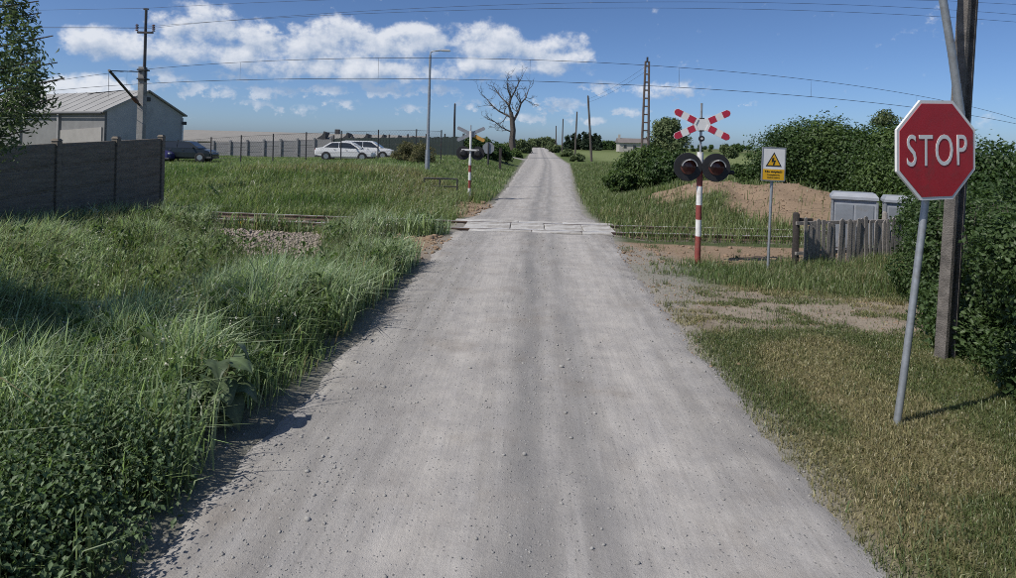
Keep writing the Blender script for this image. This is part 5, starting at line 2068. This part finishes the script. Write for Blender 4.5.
# ------------------------------------------------------------------ parked cars
def make_car(name, label, paint, kind, L=4.35, W=1.72, H=1.42):
    t = thing(name, label, 'car', (0, 0, 0))
    # x forward; body section heights along the length
    if kind == 'sedan':
        prof = [(-0.5, 0.42, 0.78, 0.74), (-0.485, 0.30, 0.92, 0.80), (-0.40, 0.22, 0.97, 0.84), (-0.22, 0.20, 0.95, 0.86), (0.0, 0.20, 0.93, 0.86), (0.20, 0.20, 0.91, 0.86), (0.38, 0.22, 0.82, 0.84), (0.46, 0.25, 0.72, 0.80), (0.49, 0.30, 0.62, 0.72), (0.50, 0.38, 0.54, 0.66)]
        cab = [(-0.39, 0.955), (-0.24, H - 0.06), (-0.12, H), (0.04, H), (0.12, H - 0.04), (0.29, 0.90)]
    else:
        prof = [(-0.5, 0.42, 0.80, 0.76), (-0.49, 0.30, 0.95, 0.80), (-0.42, 0.22, 0.98, 0.84), (-0.22, 0.20, 0.96, 0.86), (0.0, 0.20, 0.95, 0.86), (0.20, 0.20, 0.93, 0.86), (0.38, 0.22, 0.86, 0.84), (0.46, 0.25, 0.75, 0.80), (0.49, 0.30, 0.64, 0.72), (0.50, 0.38, 0.55, 0.66)]
        cab = [(-0.49, 0.965), (-0.44, H - 0.08), (-0.36, H), (0.04, H), (0.12, H - 0.04), (0.29, 0.92)]
    mb = MB()
    vs, fs = [], []
    for (fx, zb, ztp, hw_) in prof:
        zmid = zb + (ztp - zb) * 0.62
        for (yy, zz) in ((-hw_ * 0.92, zb), (-hw_, zb + 0.12), (-hw_, zmid), (-hw_ * 0.94, ztp), (hw_ * 0.94, ztp), (hw_, zmid), (hw_, zb + 0.12), (hw_ * 0.92, zb)):
            vs.append((fx * L, yy, zz))
    n = 8
    for i in range(len(prof) - 1):
        for j in range(n):
            k = (j + 1) % n
            fs.append((i * n + j, i * n + k, i * n + n + k, i * n + n + j))
    fs += [tuple(range(n)), tuple(range((len(prof) - 1) * n, len(prof) * n))]
    mb._add(vs, fs)
    # greenhouse
    vs, fs = [], []
    for (fx, zz) in cab:
        yy = 0.80 if zz < 1.0 else 0.62 + 0.10 * (H - zz)
        vs += [(fx * L, -yy, zz), (fx * L, yy, zz)]
    m = len(cab)
    side = [2 * i for i in range(m)]
    fs.append(tuple(side))
    fs.append(tuple(q + 1 for q in side[::-1]))
    for i in range(m - 1):
        fs.append((2 * i, 2 * i + 1, 2 * i + 3, 2 * i + 2))
    mb._add(vs, fs)
    body = mb.build('body', paint, t)
    bv = body.modifiers.new('soft', 'BEVEL')
    bv.width = 0.03
    bv.segments = 2
    bv.limit_method = 'ANGLE'
    bv.angle_limit = R(18)
    # side windows

    def yside(z):
        return 0.80 + (0.625 - 0.80) * (z - 0.95) / (H - 0.95) + 0.012
    if kind == 'sedan':
        wins = [[(-0.33, 0.99), (-0.10, 0.97), (-0.10, H - 0.08), (-0.215, H - 0.10)], [(-0.085, 0.97), (0.235, 0.94), (0.10, H - 0.10), (0.03, H - 0.07), (-0.085, H - 0.075)]]
    else:
        wins = [[(-0.45, 1.0), (-0.27, 0.98), (-0.27, H - 0.09), (-0.40, H - 0.10)], [(-0.255, 0.98), (-0.06, 0.97), (-0.06, H - 0.085), (-0.255, H - 0.09)], [(-0.045, 0.97), (0.235, 0.95), (0.10, H - 0.10), (0.03, H - 0.075), (-0.045, H - 0.08)]]
    for sy in (-1, 1):
        for wn in wins:
            mb = MB()
            v = [(fx * L, sy * yside(z), z) for fx, z in wn] + [(fx * L, sy * (yside(z) - 0.03), z) for fx, z in wn]
            k = len(wn)
            mb._add(v, [tuple(range(k)), tuple(range(2 * k - 1, k - 1, -1))] + [(i, (i + 1) % k, (i + 1) % k + k, i + k) for i in range(k)])
            mb.build('window', 'car_glass', t)
    # windscreen and rear glass, a little proud of the shell

    def glass(i0, i1, name_):
        (fa, za), (fb, zb) = cab[i0], cab[i1]
        ya, yb = (0.80 if za < 1.0 else 0.64) - 0.07, (0.80 if zb < 1.0 else 0.64) - 0.05
        d = Vector((fb - fa, 0, (zb - za) / L)).normalized()
        nx = 0.02 if name_ == 'windscreen' else -0.02
        pa, pb = 0.08, 0.92
        xa, xb = (fa + (fb - fa) * pa) * L + nx, (fa + (fb - fa) * pb) * L + nx
        z1, z2 = za + (zb - za) * pa + 0.012, za + (zb - za) * pb + 0.012
        y1, y2 = ya + (yb - ya) * pa, ya + (yb - ya) * pb
        mb = MB()
        v = [(xa, -y1, z1), (xa, y1, z1), (xb, y2, z2), (xb, -y2, z2)]
        v += [(p[0] - nx * 1.2, p[1], p[2] - 0.012) for p in v]
        mb._add(v, [(0, 1, 2, 3), (7, 6, 5, 4), (0, 4, 5, 1), (1, 5, 6, 2), (2, 6, 7, 3), (3, 7, 4, 0)])
        mb.build(name_, 'car_glass', t)
    glass(len(cab) - 1, len(cab) - 2, 'windscreen')
    glass(0, 1, 'rear_window')
    for fx in (-0.30, 0.315):
        for sy in (-1, 1):
            M = Matrix.Translation((fx * L, sy * 0.79, 0.31))
            arch = MB().lathe([(0.36, -0.075), (0.36, 0.075)], M, 22).build('wheel_arch', 'trim_dark', t)
            wh = MB().lathe([(0.2, -0.10), (0.30, -0.10), (0.312, -0.07), (0.312, 0.07), (0.30, 0.10), (0.2, 0.10)], M, 22).build('tyre', 'tyre_mat', t, True)
            MB().lathe([(0.04, -0.106), (0.19, -0.106), (0.195, -0.095), (0.195, 0.095), (0.19, 0.106), (0.04, 0.106)], M, 18).build('rim', 'rim_mat', wh)
    for sy in (-1, 1):
        MB().box((0.205 * L, sy * 0.90, 0.99), (0.10, 0.17, 0.12), bev=0.03).build('mirror', 'trim_dark' if paint == 'car_white' else paint, t)
        MB().box((0.475 * L, sy * 0.60, 0.66), (0.16, 0.30, 0.13), bev=0.03).build('headlight', 'lamp_clear', t)
        MB().box((-0.487 * L, sy * 0.62, 0.78), (0.10, 0.26, 0.18), bev=0.03).build('tail_light', 'lamp_red', t)
        for fx in (-0.10, 0.10):
            MB().box((fx * L - 0.25, sy * 0.868, 0.83), (0.16, 0.02, 0.03), bev=0.005).build('door_handle', 'trim_dark', t)
    MB().box((0, 0, 0.30), (L * 0.985, 1.66, 0.12), bev=0.02).build('sill_trim', 'trim_dark', t)
    return t


def place(o, px, D, rz=0.0, dz=0.0):
    x = at(px, 150, D)[0]
    o.location = (x, D, tz(x, D) + dz)
    o.rotation_euler = (0, 0, rz)


place(make_car('parked_car', 'white saloon car parked behind the wire fence, nearer of two white cars', 'car_white', 'sedan'), 346, 47.5, R(4), 0.02)
place(make_car('parked_car', 'white estate car half hidden behind the white saloon', 'car_white', 'estate', 4.5, 1.75, 1.47), 367, 51.5, R(3), 0.06)
place(make_car('parked_car', 'dark green-black car parked by the end of the left concrete fence', 'car_dark', 'estate', 4.3, 1.72, 1.45), 185, 45.0, R(6), 0.1)
place(make_car('parked_car', 'purple-blue vehicle barely showing past the end of the left concrete fence', 'car_blue', 'estate', 4.4, 1.75, 1.45), 143, 44.0, R(4), 0.0)


# ------------------------------------------------------------------ wire fence, yard wall, sheds
def build_mesh_fence():
    D0 = 44.5
    xs = [at(px, 150, D0)[0] for px in (178, 211, 241, 273, 306, 341, 378, 416, 441)]
    t = thing('wire_fence', 'tall see-through wire fence on dark posts in front of the parked cars', 'fence', (xs[0], D0, 0))
    tops = []
    for i, x in enumerate(xs):
        g = tz(x, D0)
        zt = at((178, 211, 241, 273, 306, 341, 378, 416, 441)[i], (139.5, 137, 135, 133.5, 132, 130.5, 129.5, 129, 130)[i], D0)[1]
        tops.append((x - xs[0], zt))
        MB().tube([(x - xs[0], 0, g - 0.2), (x - xs[0], 0, zt)], 0.045, 7).build('post', 'dark_steel', t)
    for f in (0.02, 0.28, 0.55, 0.8):
        pts = [(x, 0, zt - 0.05 - f * 1.9) for x, zt in tops]
        MB().tube(pts, 0.010, 4).build('line_wire', 'wire_mat', t)
    mb = MB()
    for i in range(len(tops) - 1):
        (xa, za), (xb, zb) = tops[i], tops[i + 1]
        n = 14
        for k in range(n):
            f0 = k / n
            g0 = min(1, f0 + 0.55)
            xx0, xx1 = xa + (xb - xa) * f0, xa + (xb - xa) * min(1, f0 + 0.55)
            zz0, zz1 = za + (zb - za) * f0, za + (zb - za) * g0
            h = 1.9 * (g0 - f0) / 0.55
            mb.tube([(xx0, 0, zz0 - 0.06), (xx1, 0, zz1 - 0.06 - h)], 0.0035, 3, cap=False)
            f1 = 1 - f0
            g1 = max(0, f1 - 0.55)
            h = 1.9 * (f1 - g1) / 0.55
            mb.tube([(xa + (xb - xa) * f1, 0, za + (zb - za) * f1 - 0.06), (xa + (xb - xa) * g1, 0, za + (zb - za) * g1 - 0.06 - h)], 0.0035, 3, cap=False)
    o = mb.build('wire_mesh', 'wire_mat', t)
    tag(o, kind='stuff')


def build_yard_wall():
    D = 60
    t = thing('yard_wall', 'grey concrete panel wall with regular posts behind the yard', 'wall', (at(180, 150, D)[0], D, 0))
    x0 = t.location.x
    x1 = at(331, 150, D)[0]
    n = 9
    slab = post = None
    for k in range(n + 1):
        x = (x1 - x0) * k / n
        px = 180 + (331 - 180) * k / n
        zt = at(px, 143.5 - 4.8 * (k / n) ** 0.8, D)[1]
        if post is None:
            post = MB().box((0, 0, -1.1), (0.22, 0.2, 2.5), bev=0.02).build('post', 'far_concrete', t)
            o = post
        else:
            o = share(post, 'post', t)
        o.location = (x, -0.06, zt)
        if k == n:
            break
        for j in range(4):
            if slab is None:
                slab = MB().box((0, 0, 0), ((x1 - x0) / n - 0.2, 0.08, 0.53), bev=0.02).build('slab', 'far_concrete', t)
                o = slab
            else:
                o = share(slab, 'slab', t)
            px2 = 180 + (331 - 180) * (k + 0.5) / n
            zt2 = at(px2, 143.5 - 4.8 * ((k + 0.5) / n) ** 0.8, D)[1]
            o.location = (x + (x1 - x0) / n / 2, 0, zt2 - 0.3 - 0.545 * j)
    # dark boarded fence further right
    t = thing('board_fence', 'long dark green board fence behind the white cars', 'fence', (at(331, 150, D)[0] + 0.2, D, 0))
    x0 = t.location.x
    x1 = at(463, 150, D)[0]
    n = 44
    bd = None
    for k in range(n):
        f = (k + 0.5) / n
        px = 331 + 132 * f
        zt = at(px, 138.5 - 1.6 * f, D)[1]
        if bd is None:
            bd = MB().box((0, 0, -1.1), ((x1 - x0) / n - 0.012, 0.05, 2.2)).build('board', 'dark_fence_green', t)
            o = bd
        else:
            o = share(bd, 'board', t)
        o.location = ((x1 - x0) * f, 0.01 * (k % 2), zt + 0.03 * ((k * 7) % 3))
    for k in range(8):
        f = k / 7
        zt = at(331 + 132 * f, 137.0 - 1.6 * f, D)[1]
        MB().box(((x1 - x0) * f, 0.12, zt - 1.0), (0.14, 0.14, 2.4)).build('post', 'dark_steel', t)


def build_long_shed():
    """low shed with a pale sheet roof and dark triangular vents"""
    D = 76
    x0, x1 = at(176, 150, D)[0], at(424, 150, D)[0]
    xm = (x0 + x1) / 2
    t = thing('long_shed', 'long low shed with pale beige roof and dark triangular vents behind the wall', 'shed', (xm, D, 0))
    zr = at(300, 132.5, D)[1]
    ze = at(300, 143, D - 3)[1]
    Lx = (x1 - x0) / 2
    MB().box((0, 2.0, ze / 2), (2 * Lx - 0.6, 7.4, ze), bev=0.0).build('wall', 'plaster', t)
    mb = MB()
    for (ya, za, yb, zb) in ((-3.0, ze - 0.05, 2.0, zr), (2.0, zr, 7.0, ze - 0.05)):
        mb._add([(-Lx, ya, za), (Lx, ya, za), (Lx, yb, zb), (-Lx, yb, zb), (-Lx, ya, za - 0.12), (Lx, ya, za - 0.12), (Lx, yb, zb - 0.12), (-Lx, yb, zb - 0.12)],
                [(0, 1, 2, 3), (7, 6, 5, 4), (0, 4, 5, 1), (1, 5, 6, 2), (3, 2, 6, 7), (0, 3, 7, 4)])
    rf = mb.build('roof', 'roof_beige', t)
    for px in (324, 347, 366.5, 383, 398.5, 412.5):
        x = at(px, 136, D - 1.2)[0] - xm
        f = 0.66
        zc = ze + (zr - ze) * f
        s = 0.9 - 0.0040 * (px - 324)
        m2 = MB()
        m2._add([(-1.25 * s, -1.4, zc - 0.45), (0.25 * s, -1.4, zc - 0.45), (0.25 * s, -1.4, zc + 0.62 * s), (0.05 * s, -1.4, zc + 0.75 * s), (-0.15 * s, -1.4, zc + 0.25 * s),
                 (-1.25 * s, -0.9, zc - 0.35), (0.25 * s, -0.7, zc - 0.35), (0.25 * s, 0.5, zc + 0.55 * s), (0.05 * s, 0.5, zc + 0.6 * s), (-0.15 * s, -0.2, zc + 0.2 * s)],
                [(0, 1, 2, 3, 4), (9, 8, 7, 6, 5), (0, 5, 6, 1), (1, 6, 7, 2), (2, 7, 8, 3), (3, 8, 9, 4), (4, 9, 5, 0)])
        v = m2.build('roof_vent', 'trim_dark', rf)
        v.location = (x, 0, 0)
    ch = MB().box((at(333, 131, D)[0] - xm, 2.0, zr + 0.2), (0.55, 0.5, 0.7), bev=0.03).build('chimney', 'trim_dark', rf)


def build_barn():
    """large grey building, gable towards the road"""
    D = 60.0
    cx, ze = at(105, 111, D)
    g = tz(cx, D) - 0.4
    t = thing('barn', 'large grey gabled building with pale sheet roof behind the left fence', 'building', (cx, D, g))
    ax = Vector((-0.85, 0.527, 0))          # along the long side
    bx = Vector((0.527, 0.85, 0))           # across the gable
    W, L = 7.7, 46.0
    H = ze - g
    Hr = at(151, 92, D + 3.6)[1] - g
    c00, c10, c01, c11 = Vector((0, 0, 0)), bx * W, ax * L, ax * L + bx * W
    up = Vector((0, 0, 1))
    mid = bx * (W * 0.52)
    mb = MB()
    ring = [c00, c10, c11, c01]
    mb._add([c00, c10, c10 + up * H, mid + up * Hr, c00 + up * H], [(0, 1, 2, 3, 4)])
    mb._add([c01, c11, c11 + up * H, mid + ax * L + up * Hr, c01 + up * H], [(4, 3, 2, 1, 0)])
    MB()._add([c00 - bx * 0.01, c00 - bx * 0.01 + up * H, c01 - bx * 0.01 + up * H, c01 - bx * 0.01, c00 + bx * 0.2, c00 + bx * 0.2 + up * H, c01 + bx * 0.2 + up * H, c01 + bx * 0.2], [(0, 1, 2, 3), (7, 6, 5, 4), (0, 4, 5, 1), (1, 5, 6, 2), (2, 6, 7, 3), (3, 7, 4, 0)]).build('side_wall', 'plaster_toned_for_sun', t)  # same plaster as the gable, darkened in colour to offset full sun
    mb._add([c10, c11, c11 + up * H, c10 + up * H], [(0, 1, 2, 3)])
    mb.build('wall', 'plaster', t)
    # roof slabs with overhang and sheet seams
    ov = 0.35
    mr = MB()
    for (lo, sgn) in ((c00, -1), (c10, 1)):
        e0 = lo + up * H + bx * (sgn * ov) - up * (ov * 0.4) - ax * ov
        e1 = e0 + ax * (L + 2 * ov)
        r0 = mid + up * (Hr + 0.06) - ax * ov
        r1 = r0 + ax * (L + 2 * ov)
        th = up * 0.14
        mr._add([e0, e1, r1, r0, e0 + th, e1 + th, r1 + th, r0 + th], [(3, 2, 1, 0), (4, 5, 6, 7), (0, 1, 5, 4), (1, 2, 6, 5), (2, 3, 7, 6), (3, 0, 4, 7)])
    rf = mr.build('roof', 'roof_sheet', t)
    seam = MB()
    for k in range(20):
        f = (k + 0.5) / 20
        a = c00 + up * (H + 0.16 - ov * 0.4) - bx * ov + ax * (L * f)
        b = mid + up * (Hr + 0.22) + ax * (L * f)
        seam.tube([a, b], 0.025, 4)
    seam.build('roof_seams', 'roof_sheet', rf)
    # long wall: pale lower annex and pilasters, gutter, downpipe
    an = MB()
    o0 = c00 + ax * 0.35 - bx * 0.12
    an._add([o0, o0 + ax * 8.5, o0 + ax * 8.5 + up * 2.55, o0 + up * 2.95, o0 + bx * 0.1, o0 + ax * 8.5 + bx * 0.1, o0 + ax * 8.5 + up * 2.55 + bx * 0.1, o0 + up * 2.95 + bx * 0.1], [(0, 1, 2, 3), (7, 6, 5, 4), (0, 4, 5, 1), (1, 5, 6, 2), (2, 6, 7, 3), (3, 7, 4, 0)])
    an.build('pale_panel', 'plaster_light', t)
    for k in (9.2, 18.4, 27.6, 36.8):
        p = c00 + ax * k - bx * 0.1
        MB().box(p + up * (H / 2 - 0.05), (0.35, 0.3, H - 0.1), rz=math.atan2(ax.y, ax.x)).build('pilaster', 'far_concrete', t)
    MB().tube([c00 + up * (H - 0.2) - bx * 0.45 - ax * 0.3, c01 + up * (H - 0.2) - bx * 0.45], 0.09, 6).build('gutter', 'trim_dark', t)
    MB().tube([c10 + up * (H - 0.3) - ax * 0.12, c10 - ax * 0.12], 0.07, 6).build('downpipe', 'sign_white', t)
    wl = MB().box(mid + up * (Hr - 0.75) - ax * 0.08, (0.45, 0.12, 0.4), rz=math.atan2(bx.y, bx.x)).build('vent', 'trim_dark', t)
    MB().box(c10 + up * (H - 0.85) - ax * 0.2 + bx * 0.12, (0.4, 0.3, 0.35), bev=0.04).build('wall_lamp', 'trim_dark', t)


build_mesh_fence()
build_yard_wall()
build_long_shed()
build_barn()


# ------------------------------------------------------------------ far trees, house
def conifer(px, D, H, label, seed):
    x = pos(px, D)
    g = tz(x, D)
    t = thing('far_tree', label, 'tree', (x, D, g), 0, 'dark trees beside the far road')
    rg = random.Random(seed)
    lb = []
    for k in range(9):
        f = k / 8
        r = (1.5 - 0.95 * f) * rg.uniform(0.85, 1.15)
        lb.append((rg.uniform(-0.5, 0.5), rg.uniform(-0.5, 0.5), H * (0.14 + 0.80 * f), r, r, H * 0.13))
    lobes_crown(lb, 1500, 0.65, (0.018, 0.034, 0.020), (0.045, 0.070, 0.036), seed, matname='far_leaves', parent=t, jit=0.3)
    MB().tube([(0, 0, -0.2), (0, 0, H * 0.5), (0, 0, H * 0.9)], [0.22, 0.14, 0.04], 6).build('trunk', 'bark', t)


names = ['leftmost', 'second', 'third', 'fourth', 'fifth', 'sixth', 'rightmost']
for k, (px, h) in enumerate(((567, 4.8), (573, 5.6), (578, 5.4), (584, 6.2), (589, 6.0), (594, 5.8), (598.5, 4.9))):
    conifer(px, 215 + 4 * (k % 3), h, names[k] + ' of the seven dark trees in the row left of the far house', 300 + k)

rg_ = random.Random(66)
for k, (px, D, rx, H, lab) in enumerate(((604, 235, 5, 3.0, 'low far shrub just right of the dark tree row'), (612, 240, 5, 3.2, 'low far shrub left of the far house'),
                                         (652, 230, 6, 3.4, 'low far shrub right of the far house'), (738, 240, 9, 3.2, 'far shrub left of the warning sign on the horizon'),
                                         (700, 260, 12, 2.8, 'long far shrub on the horizon behind the lamp boards'))):
    bush('far_shrub', lab, 'shrub', pos(px, D), D, rx, 3, H, 1800, 0.7, *DK, 400 + k, 'far shrubs on the field edge', 12, matname='far_leaves')

for k, (px, D, rx, H, lab) in enumerate(((553, 165, 2.4, 2.2, 'shrub on the right of the far road, farthest back'), (568, 125, 2.0, 1.4, 'shrub on the right of the far road below the third pole'),
                                         (578, 92, 1.4, 0.95, 'shrub on the right of the far road, nearest of its row'),
                                         (522, 150, 3.0, 2.9, 'far shrub on the left of the road beside its end'), (513, 125, 2.6, 2.9, 'round green shrub right of the dead tree trunk'),
                                         (537, 260, 6.0, 4.4, 'dark far shrub straight ahead at the end of the road'), (547, 280, 6.0, 4.8, 'dark far shrub right of the road end'))):
    bush('roadside_shrub', lab, 'shrub', pos(px, D), D, rx, 3, H, 3200, 0.30 + D * 0.0018, *PL, 420 + k, 'shrubs along the far road', 14, matname='far_leaves')

for k, (px, D, rx, H, lab) in enumerate(((472, 63, 1.5, 2.6, 'leafy shrub at the right end of the dark board fence'), (484, 64, 1.6, 2.3, 'dark shrub behind the grey sign back'),
                                         (498, 66, 1.7, 1.7, 'dark shrub left of the dead tree trunk'), (504, 101, 1.8, 1.7, 'low shrub left of the foot of the dead tree'), (516, 101, 1.5, 1.4, 'low shrub right of the foot of the dead tree'))):
    bush('dark_shrub', lab, 'shrub', pos(px, D), D, rx, 1.3, H, 5000, 0.24 if D < 90 else 0.34, *(DK if D < 90 else MD), 440 + k, 'shrubs left of the road before the dead tree', 14, matname='far_leaves', z=0.6 if D < 90 else 0.1)

for k, (px, D, rx, H, lab) in enumerate(((404, 41, 0.9, 1.25, 'tan dry weed clump right of the white cars'), (421, 40, 0.9, 1.35, 'pale weed clump just left of the street lamp base'))):
    bush('dry_weed', lab, 'weed', pos(px, D), D, rx, 0.8, H, 5000, 0.13, (0.11, 0.115, 0.055), (0.26, 0.235, 0.13), 460 + k, 'dry weeds by the lamp', 10, matname='far_leaves', ratio=0.22)


def build_far_house():
    D = 200
    x, z = at(632, 148, D)
    g = tz(x, D)
    t = thing('far_house', 'small distant house with dark roof on the field right of the road', 'house', (x, D, g))
    w, d = 9.2, 6.0
    he = at(632, 142.2, D)[1] - g
    hr = at(632, 138.2, D)[1] - g
    MB().box((0, 0, he / 2), (w, d, he)).build('wall', 'far_wall', t)
    mb = MB()
    a, b = w / 2 + 0.4, d / 2 + 0.5
    mb._add([(-a, -b, he - 0.2), (a, -b, he - 0.2), (a, b, he - 0.2), (-a, b, he - 0.2), (-a, 0, hr), (a, 0, hr)], [(0, 1, 5, 4), (2, 3, 4, 5), (1, 2, 5), (3, 0, 4), (3, 2, 1, 0)])
    rf = mb.build('roof', 'far_roof', t)
    MB().box((-4.2, 0, hr + 0.35), (0.7, 0.7, 1.6)).build('chimney', 'far_wall', rf)
    for xx in (-2.8, 0.2, 2.9):
        wv = MB().box((xx, -d / 2 - 0.02, he * 0.55), (1.1, 0.08, 1.2)).build('window', 'far_wall', t)
        MB().box((xx, -d / 2 - 0.07, he * 0.55), (0.9, 0.04, 1.0)).build('pane', 'car_glass', wv)


build_far_house()
